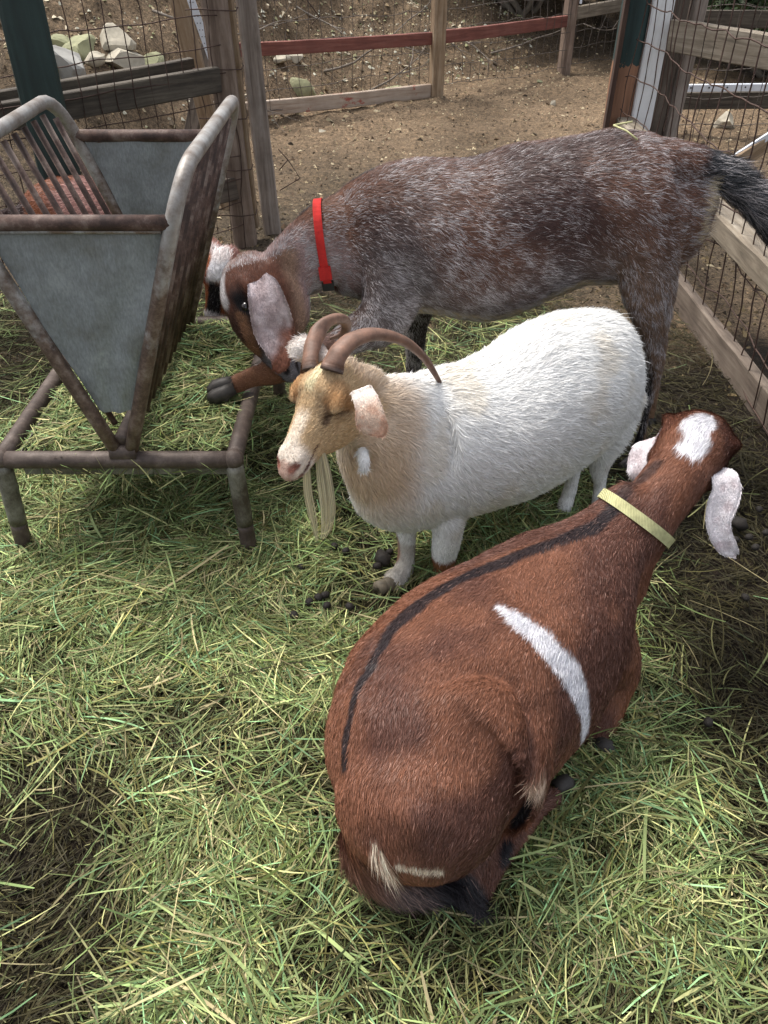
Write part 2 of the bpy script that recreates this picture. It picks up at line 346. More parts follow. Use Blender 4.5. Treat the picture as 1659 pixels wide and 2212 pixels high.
# gate post beside it
gp_ = empty('gate_post', (-.555, 4.0, 0)); tag(gp_, 'pale cracked gate post standing right beside the wired brown post', 'post')
beam('post', (-.555, 4.0, -.1), (-.60, 3.96, 1.8), .085, .09, M['wood_gate'], gp_, .15)
beam('batten', (-.615, 3.915, .06), (-.657, 3.875, 1.8), .018, .05, M['wood_pale'], gp_)
HOLE = plain('dark_hole', (.03, .03, .035), .8)
# leaning post with a white strip
lp = empty('leaning_post', (-.92, 4.35, 0)); tag(lp, 'leaning wooden post with a white perforated metal strip along it', 'post')
a0 = D(468, 330, 4.4); a1 = D(372, -60, 4.4); beam('post', a0 + (a0 - a1) * .45, a1, .085, .05, M['wood_pale'], lp)
b0 = D(505, 262, 4.32); b1 = D(395, -50, 4.32); beam('metal_strip', b0, b1, .035, .012, M['white_strip'], lp, wob=.001)
for k in range(22):
    q = b0.lerp(b1, k / 22 + .02)
    for s_ in (-.007, .007): mb = MB(); mb.add(*tube([q + Vector((s_, -.0065, 0)), q + Vector((s_, -.0085, 0))], .0025, 6)); mb.build('hole', HOLE, lp)
beam('brace', D(412, 300, 4.5), D(462, 40, 4.7), .07, .035, M['wood_grey'], lp)

# dark green post, left
gr = tag(beam('green_post', (-1.155, 2.98, -.1), (-1.15, 2.98, 2.1), .135, .135, M['green'], None, .42), 'thick dark green square post at the left edge behind the feeder', 'post')

# back fence with red rails
bf = empty('rail_fence', (.42, 7.2, 0)); tag(bf, 'far wire fence with faded red rails and round brown posts', 'fence')
pA = Vector((-.95, 6.42, 0)); pB = Vector((.42, 7.2, 0)); pC = Vector((1.69, 8.46, 0)); pD_ = Vector((3.6, 10.0, .1))
nrm = Vector((FN[0], FN[1], 0))
beam('post', pB + Vector((0, 0, -.1)), pB + Vector((0, 0, 1.1)), .10, .10, M['wood_pale'], bf, .3)
beam('post', pC + Vector((0, 0, -.1)), pC + Vector((0, 0, 1.2)), .10, .10, M['wood_post'], bf, .3)
beam('rail', pA + Vector((-.2, -.1, .47)), pB + Vector((-.05, -.0, .43)), .04, .085, M['rail_red'], bf)
beam('rail', pB + Vector((.05, .05, .44)), pC + Vector((-.0, .0, .41)), .04, .09, M['rail_red'], bf)
beam('rail', pA + Vector((-.2, -.1, .085)), pB + Vector((-.05, -.02, .065)), .04, .10, M['rail_redwhite'], bf, label='whitish rail with worn red paint lying on the dirt')
beam('rail', pC + Vector((.05, .0, .47)), pD_ + Vector((0, 0, .45)), .04, .10, M['rail_grey'], bf, label='grey unpainted rail in shade')
beam('metal_strip', pC + Vector((.07, -.05, .55)), pC + Vector((.075, -.05, 1.1)), .02, .02, M['white_strip'], bf)
wires((pA.x - .2, pA.y - .18), (pC.x, pC.y - .06), .05, 1.15, .095, .14, .0026, bf, M['wire_grey'], 12, .05, .02)
wires((pC.x, pC.y - .06), (pD_.x, pD_.y - .06), .05, 1.25, .11, .14, .0030, bf, M['wire_grey'], 14, .05, .02)
# broken wires that stick out beside the gate post
mb = MB()
mb.add(*tube([D(600, 250, 4.1), D(612, 440, 4.1), D(600, 330, 4.1) + Vector((.2, 0, -.1)), D(648, 385, 4.0)], .002, 5))
mb2 = MB(); mb2.add(*tube([D(601, 322, 4.0), D(622, 345, 4.0), D(648, 385, 4.0), D(605, 411, 4.02)], .0025, 5)); mb2.add(*tube([D(603, 368, 4.02), D(622, 345, 4.0)], .0025, 5))
mb2.build('loose_wire', M['wire'], gp_, True); mb2 = MB(); mb2.add(*tube([D(618, -30, 4.2), D(663, 0, 4.2), D(690, 36, 4.2), D(673, 52, 4.22)], .0025, 5)); mb2.build('loose_wire', M['wire'], gp_, True)

# right hand posts
rp = empty('corner_post', (1.22, 4.45, 0)); tag(rp, 'dark green post with bare rust brown foot behind the speckled goat', 'post')
M['green_rust'] = wood('green_over_brown', (.015, .05, .045), (.008, .025, .022), (.03, .075, .065), rough=.55)
M['brown_paint'] = wood('rust_brown_board', (.24, .11, .06), (.1, .045, .03), (.33, .18, .11))
M['brown_dark'] = wood('dark_brown_edge', (.06, .03, .02), (.03, .015, .01), (.1, .06, .04))
# one beam whose paint stops raggedly at .75 m
def two_tone(name, top, bot, zcut):
    m, t, b = nmat(name); v = coords(t, (22, 22, 1.5)); g = noise(t, v, 1.6, 6); tc = t.nodes.new('ShaderNodeTexCoord'); sp = t.nodes.new('ShaderNodeSeparateXYZ'); t.links.new(tc.outputs[3], sp.inputs[0])
    n = noise(t, coords(t), 9, 5, .7); ad = N(t, 'ShaderNodeMath', operation='MULTIPLY_ADD'); t.links.new(n, ad.inputs[0]); ad.inputs[1].default_value = .25; t.links.new(sp.outputs[2], ad.inputs[2])
    f = ramp(t, ad.outputs[0], [(0, K), (1, Wt)]); gt = N(t, 'ShaderNodeMath', operation='GREATER_THAN'); t.links.new(ad.outputs[0], gt.inputs[0]); gt.inputs[1].default_value = zcut
    ca = ramp(t, g, [(.3, tuple(x * .6 for x in top)), (.7, tuple(x * 1.5 for x in top))]); cb = ramp(t, g, [(.3, tuple(x * .6 for x in bot)), (.7, tuple(x * 1.4 for x in bot))])
    t.links.new(mix(t, gt.outputs[0], cb, ca), b.inputs['Base Color']); b.inputs['Roughness'].default_value = .65; bump(t, b, g, .5, .003); return m
M['two'] = two_tone('green_paint_over_brown', (.02, .043, .04), (.28, .14, .08), .90)
beam('post', (1.20, 4.48, -.1), (1.215, 4.5, 1.9), .125, .125, M['two'], rp, -.12)
beam('trim_board', (1.125, 4.40, 0), (1.14, 4.42, 1.9), .022, .07, M['brown_dark'], rp, -.12)
wp = empty('white_post', (1.42, 4.4, 0)); tag(wp, 'peeling white post with two grey wooden posts fixed behind it', 'post')
beam('post', (1.29, 4.42, -.1), (1.335, 4.42, 1.9), .10, .09, M['white_paint'], wp, -.1)
beam('backing_post', (1.39, 4.50, -.1), (1.425, 4.5, 1.9), .075, .08, M['wood_grey'], wp, .1)
beam('backing_post', (1.47, 4.48, -.1), (1.525, 4.5, 1.9), .06, .08, M['wood_gate'], wp, .1)

# right fence along the pen
rf = empty('wire_fence', (1.22, 3, 0)); tag(rf, 'wire mesh fence with dusty boards along the right side of the pen', 'fence')
beam('bottom_board', (1.215, 1.2, .04), (1.215, 4.4, .04), .04, .14, M['rail_grey'], rf, label='dark weathered board on the ground', wob=.006)
[c_ for c_ in rf.children if c_.name.startswith('bottom_board')][0].data.materials[0] = M['board_dark']
beam('rail', (1.225, 1.2, .40), (1.225, 4.4, .40), .085, .085, M['rail_grey'], rf)
beam('rail', (1.35, 4.33, .81), (2.25, 3.05, .80), .05, .13, M['rail_grey'], rf, label='pale rail running off from the white post')
wires((1.20, 1.2), (1.20, 4.38), .02, 1.5, .105, .155, .0028, rf, M['wire'], 21, .05, .02)
# far right: a second fence
fr = empty('wooden_fence', (2.6, 5.9, 0)); tag(fr, 'fence with white perforated metal strips in the far right corner', 'fence')
beam('rail', (1.75, 5.95, .22), (4.2, 5.9, .25), .04, .10, M['wood_dark'], fr, label='green tinged wooden rail')
beam('metal_strip', (1.75, 5.93, .305), (4.2, 5.88, .335), .03, .045, M['white_strip'], fr, wob=.001)
beam('rail', (2.0, 7.4, .55), (5, 7.2, .55), .04, .12, M['wood_dark'], fr)
beam('post', (3.05, 6.0, -.1), (3.05, 6.0, 1.6), .05, .05, M['wire_grey'], fr, label='grey metal post')
beam('brace', G(1562, 372, .03), D(1700, 282, 5.0), .05, .09, M['wood_pale'], fr)
beam('metal_strip', G(1560, 358, .06), D(1700, 268, 4.97), .02, .04, M['white_strip'], fr, wob=.001)
for k in range(16):
    q = Vector((1.8 + k * .12, 5.91, .31 + .0015 * k)); mb = MB(); mb.add(*tube([q, q + Vector((0, -.008, 0))], .006, 6)); mb.build('hole', HOLE, fr)
wires((1.65, 5.6), (4.2, 5.5), .0, 1.2, .12, .16, .0026, fr, M['wire_grey'], 33, .05, .02)

# ---------------------------------------------------------------- rocks
def rock(name, loc, size, mat, label, seed, group=None):
    bm = bmesh.new(); bmesh.ops.create_icosphere(bm, subdivisions=3, radius=1); me = bpy.data.meshes.new(name); bm.to_mesh(me); bm.free()
    V = np.array([v.co for v in me.vertices]); r = np.random.default_rng(seed)
    for _ in range(9):
        n_ = r.normal(0, 1, 3); n_ /= np.linalg.norm(n_); d_ = V @ n_; c_ = r.uniform(.45, .8); V = V - np.outer(np.clip(d_ - c_, 0, None), n_)
    V = V * (1 + .12 * (fbm(V * 2.5 + seed, seed)[:, None] - .5)); V = V * np.array(size) + 0
    a = r.uniform(0, 3); R = np.array([[math.cos(a), -math.sin(a), 0], [math.sin(a), math.cos(a), 0], [0, 0, 1]]); V = V @ R.T
    for v, c_ in zip(me.vertices, V): v.co = c_
    me.materials.append(mat); o = link(name, me, None, loc); return tag(o, label, 'rock', group)
M['rock_pale'] = plain('pale_stone', (.40, .36, .28), .85, scale=9, var=.4); M['rock_moss'] = plain('mossy_stone', (.29, .29, .17), .9, scale=8, var=.45); M['rock_grey'] = plain('grey_stone', (.34, .33, .30), .85, scale=8, var=.35)
def onhill(u, v):
    d = ray(u, v)
    t_ = 1.5
    while t_ < 25:
        p = Vector((0, 0, H)) + d * t_
        if p.z <= float(gheight(np.array([p.x]), np.array([p.y]))[0]): return p
        t_ += .02
    return p
RK = [(140, 145, .22, .14, 'rock_grey', 'big grey boulder just right of the green post, behind the left fence'), (172, 128, .20, .15, 'rock_moss', 'mossy green boulder right of the grey boulder on the hillside'),
      (247, 93, .17, .11, 'rock_pale', 'pale stone perched on top of another stone on the hillside'), (262, 130, .20, .09, 'rock_pale', 'flat bright stone beneath the perched stone'),
      (205, 122, .08, .06, 'rock_pale', 'small pale stone between the boulders'), (325, 128, .12, .06, 'rock_moss', 'low mossy stone above the dark rail'), (120, 105, .14, .09, 'rock_moss', 'mossy stone above the grey boulder'),
      (655, 190, .14, .11, 'rock_moss', 'mossy upright stone below the red rail'), (635, 118, .09, .05, 'rock_pale', 'pale stone hidden under the red rail by the gate post'), (605, 122, .10, .05, 'rock_pale', 'whitish stone under the red rail nearest the gate post'),
      (858, 197, .14, .07, 'rock_moss', 'yellow-green stone behind the low rail left of the far post'), (1195, 216, .035, .028, 'rock_pale', 'lone tan stone on the open dirt'),
      (1165, 168, .03, .02, 'rock_moss', 'little yellowish stone right of the far post'), (695, 275, .035, .02, 'rock_pale', 'small pale stone on the dirt below the low rail'),
      (1560, 262, .10, .08, 'rock_pale', 'tan stone by the white brace in the far right corner'), (95, 150, .1, .07, 'rock_moss', 'mossy stone behind the green post')]
for i, (u, v, s1, s2, mt, lb) in enumerate(RK):
    p = onhill(u, v + 10); rock('rock', p + Vector((0, 0, s2 * .25)), (s1, s1 * .8, s2), M[mt], lb, 100 + i, 'rocks on the hillside and the dirt')

# ---------------------------------------------------------------- twigs and branches
M['twig'] = plain('dry_twig', (.20, .17, .14), .85, var=.4); M['bark'] = plain('grey_bark', (.22, .19, .15), .9, var=.4, scale=12)
def branch(p, d, L, r, mb, depth, rs):
    n = 6; P = [Vector(p)]; dd = Vector(d).normalized()
    for k in range(n):
        dd = (dd + Vector((rs.uniform(-.25, .25), rs.uniform(-.25, .25), rs.uniform(-.2, .2)))).normalized(); P.append(P[-1] + dd * L / n)
        if depth and k > 1 and rs.random() < .55: branch(P[-1], (dd + Vector((rs.uniform(-1, 1), rs.uniform(-1, 1), rs.uniform(-.7, .7)))).normalized(), L * .5, r * .55, mb, depth - 1, rs)
    mb.add(*tube([tuple(q) for q in P], np.linspace(r, r * .35, n + 1), 6))
TW = [(700, 160, (1, -.2, .1), .8, .012, 'forked dry branch lying behind the far fence below the red rail'), (770, 215, (.9, .2, .35), .6, .011, 'pale crooked stick left of the far post'), (300, 240, (1, .3, .1), .7, .008, 'pile of thin dark twigs behind the feeder back panel'),
      (880, 100, (1, .1, .3), .7, .012, 'dry branch just left of the far post above the red rail'), (640, 20, (.5, .1, -.2), .5, .010, 'dry stick hanging on the hillside by the gate post'), (330, 30, (.8, 0, -.3), .7, .010, 'thin stick on the bright hillside above the boulders'),
      (1060, 120, (1, 0, .05), .9, .010, 'dry branch behind the red rail right of the far post')]
for i, (u, v, d, L, r, lb) in enumerate(TW):
    mb = MB(); p = onhill(u, v); branch(p + Vector((0, 0, .02)), d, L, r, mb, 2, random.Random(i + 5)); tag(mb.build('dry_branch', M['twig'], None, True), lb, 'branch', 'dry branches on the hillside')

# ---------------------------------------------------------------- dark shrubs, upper right
M['leaf'] = colmat('shrub_leaf', .6, .3)
def shrub(name, loc, rad, hgt, n, label, seed):
    rs = np.random.default_rng(seed); root = empty(name, loc); tag(root, label, 'shrub', 'dark shrubs behind the far fence'); rr = random.Random(seed)
    mb = MB()
    for k in range(7):
        a = rr.uniform(0, 6.28); branch(Vector(loc) + Vector((rr.uniform(-.1, .1), rr.uniform(-.1, .1), -.1)), (math.cos(a) * .9, math.sin(a) * .9, 1), hgt * .9, .035, mb, 3, rr)
    mb.build('branches', M['bark'], root, True)
    n = int(n * (0.4 if QUICK else 1)); q = rs.normal(0, 1, (n, 3)); q /= np.linalg.norm(q, axis=1)[:, None]; q *= (rs.random(n) ** .5)[:, None]
    P = q * np.array((rad, rad, hgt * .5)) + np.array((0, 0, hgt * .62)); keep = fbm(P * 3.5 + seed, seed) > .47; P = P[keep]; n = len(P)
    a = rs.normal(0, 1, (n, 3)); a /= np.linalg.norm(a, axis=1)[:, None]; b_ = np.cross(a, rs.normal(0, 1, (n, 3))); b_ /= np.linalg.norm(b_, axis=1)[:, None]
    L = rs.uniform(.03, .06, n)[:, None]; Wd = L * .32
    V = np.stack([P - a * L, P + b_ * Wd, P + a * L, P - b_ * Wd], 1).reshape(-1, 3); Q = np.arange(n * 4).reshape(-1, 4)
    cc = np.repeat(np.array((.045, .07, .028)) * rs.uniform(.4, 1.6, (n, 1)), 4, 0)
    me = mesh_np('foliage', V, None, Q, col=cc, mats=(M['leaf'],), smooth=False); link('foliage', me, root)
def gz(x, y): return float(gheight(np.array([x]), np.array([y]))[0])
SH = [(1.5, 9.9, 1.0, 1.5, 'dense dark shrub behind the far posts, first on the left'), (2.9, 10.2, 1.3, 1.8, 'broad dark shrub in the middle of the shaded bank'), (4.4, 9.2, 1.3, 1.9, 'dark shrub behind the grey unpainted rail'),
      (3.6, 8.2, .9, 1.1, 'low dark shrub nearest the far right fence'), (5.6, 7.6, 1.2, 1.9, 'dark shrub at the far right edge'), (.4, 10.6, .8, 1.0, 'small dark shrub above the far post'),]
for i, (x, y, r_, h_, lb) in enumerate(SH): shrub('shrub', (x, y, gz(x, y)), r_, h_, 26000, lb, 50 + i)
# ---------------------------------------------------------------- hay feeder
fy0, fy1 = 1.55, 2.24; zt = .94; zb = .305; xc = -.606; xr, xl = -.374, -.836; fxr, fxl = -.353, -.90; zm = .845
fd = empty('hay_feeder', (-.62, 1.9, 0)); tag(fd, 'rusty V shaped metal hay feeder with barred sides and sheet ends', 'feeder')
def side_x(sgn, z): return xc + (sgn * .012) + ((xr if sgn > 0 else xl) - xc - sgn * .012) * (z - zb) / (zt - zb)
for sgn in (1, -1):
    # outer hoop: up, round the corner, along, down again
    pts = []; rc = .09
    for z in np.linspace(zb + .02, zt - rc, 8): pts.append((side_x(sgn, z), fy0, z))
    for k in range(1, 7):
        a = math.pi / 2 * k / 6; z = zt - rc + rc * math.sin(a); pts.append((side_x(sgn, z), fy0 + rc * (1 - math.cos(a)), z))
    for y in np.linspace(fy0 + rc, fy1 - rc, 6)[1:]: pts.append((side_x(sgn, zt), y, zt))
    for k in range(1, 7):
        a = math.pi / 2 * k / 6; z = zt - rc + rc * math.cos(a); pts.append((side_x(sgn, z), fy1 - rc + rc * math.sin(a), z))
    for z in np.linspace(zt - rc, zb + .02, 8)[1:]: pts.append((side_x(sgn, z), fy1, z))
    mb = MB(); mb.add(*tube(pts, .0160, 14, up=(1, 0, .3))); rk = mb.build('rack_hoop', M['hoop'], fd, True)
    for k in range(10):
        y = fy0 + (fy1 - fy0) * (k + 1) / 11; mb = MB(); z0_ = zb + .05; z1_ = zt - (.02 if 0 < k < 9 else .04)
        mb.add(*tube([(side_x(sgn, z0_), y, z0_), (side_x(sgn, z1_), y, z1_)], .0075, 9)); mb.build('bar', M['rust_bar'], fd, True)
mb = MB(); mb.add(*tube([(xc, fy0, zb + .045), (xc, fy1, zb + .045)], .017, 12)); mb.build('bottom_pipe', M['rust'], fd, True)
for y in (fy0, fy1):
    mb = MB(); mb.add(*tube([(side_x(-1, zm), y, zm), (side_x(1, zm), y, zm)], .0155, 12)); mb.build('cross_bar', M['rust_bar'], fd, True)
    z1_, z0_ = zm - .012, .425; yy = y + (.006 if y == fy0 else -.006)
    for nm in ('end_panel',):
        n = 10; Vp = []; 
        for j in range(n + 1):
            z = z1_ + (z0_ - z1_) * j / n; a_ = side_x(-1, z) + .017; b_ = side_x(1, z) - .017
            for i in range(n + 1):
                x = a_ + (b_ - a_) * i / n; zc = z - (.006 * math.sin(i / n * math.pi) if j == n else 0)
                bulge = .004 * math.sin(i * 1.3 + j * .9) ; Vp.append((x, yy + bulge, zc))
        Vp = np.array(Vp); i = (np.arange(n)[:, None] * (n + 1) + np.arange(n)[None]).ravel(); Qp = np.stack([i, i + 1, i + n + 2, i + n + 1], -1)
        mb = MB(); mb.add(Vp, Qp); Vb = Vp + np.array((0, .003, 0)); mb.add(Vb, Qp[:, ::-1]); mb.build(nm, M['sheet'], fd, True)
        # folded lip
        mb = MB(); mb.add(*tube([(side_x(-1, z1_) + .02, yy - .008 * (1 if y == fy0 else -1), z1_ - .004), (side_x(1, z1_) - .02, yy - .008 * (1 if y == fy0 else -1), z1_ - .004)], .005, 6)); mb.build('panel_lip', M['galv_pipe'], fd, True)
R0 = .0208
# base frame, pipes
def pipe(nm, a, b, r, mt, sides=14, n=8):
    a = np.array(a); b = np.array(b); P = [a + (b - a) * k / n for k in range(n + 1)]; mb = MB(); rr_ = np.full(n + 1, r) * (1 + rng.normal(0, .008, n + 1)); mb.add(*tube(P, rr_, sides)); return mb.build(nm, M[mt], fd, True)
fyA, fyB = 1.55, 2.30
pipe('frame_pipe', (fxl, fyA, zb - .01), (fxr, fyA, zb - .01), R0, 'rust'); pipe('frame_pipe', (fxl, fyB, zb - .01), (fxr, fyB, zb - .01), R0, 'rust')
pipe('frame_pipe', (fxl, fyA, zb - .01), (fxl, fyB, zb - .01), R0, 'rust'); pipe('frame_pipe', (fxr, fyA, zb - .01), (fxr, fyB, zb - .01), R0, 'rust')
def weld(p, r):
    bm = bmesh.new(); bmesh.ops.create_icosphere(bm, subdivisions=3, radius=r); me = bpy.data.meshes.new('corner_joint'); bm.to_mesh(me); bm.free()
    for q in me.polygons: q.use_smooth = True
    me.materials.append(M['rust']); link('corner_joint', me, fd, Vector(p) - fd.location)
for x in (fxl, fxr):
    for y in (fyA, fyB): weld((x, y, zb - .008), R0 * 1.18)
for x, sx in ((fxr, .0), (fxl, -.0)):
    for y in (fyA, fyB):
        top = Vector((x, y, zb - .02)); bot = Vector((x + (.012 if x == fxr else -.02 if y == fyA else 0) , y - (.01 if y == fyA else -.02), -.02)); mdl = top.lerp(bot, .58)
        if x == fxl and y == fyA: bot = G(62, 1212, -.02); mdl = top.lerp(bot, .58)
        lg = pipe('leg', top, mdl, R0 * 1.02, 'galv_leg'); a = pipe('leg_sleeve', mdl, bot, R0 * .98, 'rust')
        a.parent = lg; a.location = (0, 0, 0)
# shallow pan under the frame
mb = MB()
x0, x1, y0, y1, z0, z1 = fxl + .03, fxr - .012, fyA + .03, fyB - .03, .232, .292
P4 = [(x0, y0), (x1, y0), (x1, y1), (x0, y1)]
Vv = [(x, y, z0) for x, y in P4] + [(x, y, z1) for x, y in P4] + [(x + (.002 if x == x0 else -.002), y + (.002 if y == y0 else -.002), z0 + .002) for x, y in P4] + [(x + (.002 if x == x0 else -.002), y + (.002 if y == y0 else -.002), z1) for x, y in P4]
Qq = [(3, 2, 1, 0), (8, 9, 10, 11)] + [(i, (i + 1) % 4, 4 + (i + 1) % 4, 4 + i) for i in range(4)] + [(8 + (i + 1) % 4, 8 + i, 12 + i, 12 + (i + 1) % 4) for i in range(4)] + [(4 + i, 4 + (i + 1) % 4, 12 + (i + 1) % 4, 12 + i) for i in range(4)]
mb.add(Vv, Qq); mb.build('pan', M['galv_leg'], fd)
# collars where the V meets the frame
mb = MB(); mb.add(*tube([(xc - .03, fyA, zb + .012), (xc + .03, fyA, zb + .012)], .02, 10)); mb.build('weld_bead', M['rust'], fd, True)

# ---------------------------------------------------------------- hay
M['hay'] = colmat('hay', .7, .3)
HAYC = np.array([lin(158, 178, 108), lin(132, 160, 92), lin(186, 190, 122), lin(112, 128, 64), lin(200, 190, 134), lin(150, 148, 84), lin(96, 96, 46), lin(150, 196, 130)])
HAYC = HAYC * np.array((.79, .755, .86))
HAYP = np.array([.22, .18, .17, .13, .08, .10, .06, .06])
def stems(X, Y, Z, L, Wd, col, r, tilt=.16, kink=.16, seg=3):
    n = len(X); th = r.uniform(0, 2 * np.pi, n); cl = r.random(n) < .6; Pc = np.stack([X, Y, 0 * X], -1); th = np.where(cl, 9.0 * fbm(Pc * 3.4, 201, 2) + 5 * vnoise(Pc * 11, 207) + r.normal(0, .32, n), th); pit = r.normal(0, tilt, n)
    d = np.stack([np.cos(th) * np.cos(pit), np.sin(th) * np.cos(pit), np.sin(pit)], -1)
    perp = np.stack([-np.sin(th), np.cos(th), 0 * th], -1); cur = r.normal(0, kink, n); cz = r.normal(0, .06, n)
    roll = r.uniform(-1.0, 1.0, n); upv = np.array((0, 0, 1.0))[None]
    s = np.linspace(-.5, .5, seg + 1); pts = []
    for q in s:
        off = (q * q - .08)
        pts.append(np.stack([X, Y, Z], -1) + d * (q * L)[:, None] + perp * (cur * off * L)[:, None] + upv * (cz * off * L)[:, None])
    side = perp * np.cos(roll)[:, None] + upv * np.sin(roll)[:, None]
    V = np.zeros((n, (seg + 1) * 2, 3)); wt = np.ones(seg + 1); wt[0] = .7; wt[-1] = .45
    for k, p in enumerate(pts): V[:, 2 * k] = p + side * (Wd * .5 * wt[k])[:, None]; V[:, 2 * k + 1] = p - side * (Wd * .5 * wt[k])[:, None]
    V[:, :, 2] = np.maximum(V[:, :, 2], .001) if Z.mean() < .15 else V[:, :, 2]
    Q = np.array([(2 * k, 2 * k + 1, 2 * k + 3, 2 * k + 2) for k in range(seg)])
    Q = (Q[None] + (np.arange(n) * (seg + 1) * 2)[:, None, None]).reshape(-1, 4)
    cc = np.repeat(col, (seg + 1) * 2, 0) * np.repeat(r.uniform(.55, 1.25, (n * (seg + 1), 1)), 2, 0); return V.reshape(-1, 3), Q, cc
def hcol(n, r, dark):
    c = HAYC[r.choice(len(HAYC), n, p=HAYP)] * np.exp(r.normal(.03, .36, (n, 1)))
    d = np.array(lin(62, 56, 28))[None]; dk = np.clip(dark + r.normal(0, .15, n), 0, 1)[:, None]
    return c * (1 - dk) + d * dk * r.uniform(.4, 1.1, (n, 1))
def hayheight(x, y):
    P = np.stack([x, y, 0 * x], -1); return .004 + .024 * fbm(P * 3.5, 131) * haydens(x, y) + .014 * fbm(P * 11, 133)
def haylayer(n, Lm, Ls, Wd, zoff, dark, dpow, seed, x0=-2.1, x1=2.0, y0=.35, y1=3.3, tilt=.16, seg=3):
    r = np.random.default_rng(seed); n = int(n * (.3 if QUICK else 1)); m_ = n * 3
    y = y0 + (y1 - y0) * r.random(m_) ** 1.25; x = r.uniform(x0, x1, m_); inside = np.abs(x) < (.36 + .60 * y)
    x = x[inside]; y = y[inside]; dn = haydens(x, y); k = r.random(len(x)) < dn ** dpow; x = x[k][:n]; y = y[k][:n]; dn = dn[k][:n]; n = len(x)
    P = np.stack([x, y, 0 * x], -1); green = fbm(P * 2.6, 151)
    z = hayheight(x, y) * zoff + r.uniform(0, .018, n)
    lp = Lm * np.exp(r.normal(0, Ls, n)); yf = sstep(1.2, 2.2, y)
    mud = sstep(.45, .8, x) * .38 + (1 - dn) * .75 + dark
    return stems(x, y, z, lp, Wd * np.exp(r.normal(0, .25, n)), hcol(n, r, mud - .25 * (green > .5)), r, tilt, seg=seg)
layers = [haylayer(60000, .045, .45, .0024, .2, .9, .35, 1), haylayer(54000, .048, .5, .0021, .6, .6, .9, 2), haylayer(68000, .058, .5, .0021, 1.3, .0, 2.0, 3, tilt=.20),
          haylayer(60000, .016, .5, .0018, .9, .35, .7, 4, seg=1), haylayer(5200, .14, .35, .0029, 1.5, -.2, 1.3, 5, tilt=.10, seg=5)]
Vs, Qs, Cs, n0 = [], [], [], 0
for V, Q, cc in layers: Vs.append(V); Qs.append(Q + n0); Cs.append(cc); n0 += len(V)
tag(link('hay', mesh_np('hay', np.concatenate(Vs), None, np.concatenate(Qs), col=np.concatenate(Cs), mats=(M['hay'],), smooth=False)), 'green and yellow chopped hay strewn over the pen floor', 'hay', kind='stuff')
# hay in the pan
r = np.random.default_rng(77); Vs, Qs, Cs, n0 = [], [], [], 0
for n, Lm, Wd, dk, zz in ((9000, .03, .0022, .7, .268), (12000, .014, .0019, .45, .275), (4200, .055, .0023, .05, .285)):
    n = int(n * (.4 if QUICK else 1)); x = r.uniform(x0 + .01, x1 - .01, n); y = r.uniform(y0 + .01, y1 - .02, n); P = np.stack([x, y, 0 * x], -1)
    z = zz + .03 * fbm(P * 6, 5) * (1 + .8 * sstep(1.95, 2.2, y)) + r.uniform(-.004, .012, n); V, Q, cc = stems(x, y, z, Lm * np.exp(r.normal(0, .4, n)), Wd * np.exp(r.normal(0, .2, n)), hcol(n, r, dk), r, .12)
    Vs.append(V); Qs.append(Q + n0); Cs.append(cc); n0 += len(V)
# stems hanging over the front edge
n = 90; x = r.uniform(x0 + .03, x1 - .03, n); V, Q, cc = stems(x, np.full(n, 1.555) + r.uniform(-.03, .03, n), .272 + r.uniform(-.03, .03, n), r.uniform(.05, .11, n), np.full(n, .0028), hcol(n, r, -.2), r, .75)
Vs.append(V); Qs.append(Q + n0); Cs.append(cc); n0 += len(V)
tag(link('feeder_hay', mesh_np('feeder_hay', np.concatenate(Vs), None, np.concatenate(Qs), col=np.concatenate(Cs), mats=(M['hay'],), smooth=False)), 'short chopped hay filling the pan of the feeder', 'hay', kind='stuff')
# stuff floor of the pan
me = mesh_np('hay_bed', [(x0 + .004, y0 + .004, .266), (x1 - .004, y0 + .004, .266), (x1 - .004, y1 - .004, .272), (x0 + .004, y1 - .004, .272)], None, [(0, 1, 2, 3)], mats=(plain('hay_dust', (.085, .085, .04), .9, scale=150, var=.7),), smooth=False)
link('hay_bed', me, fd, -fd.location)

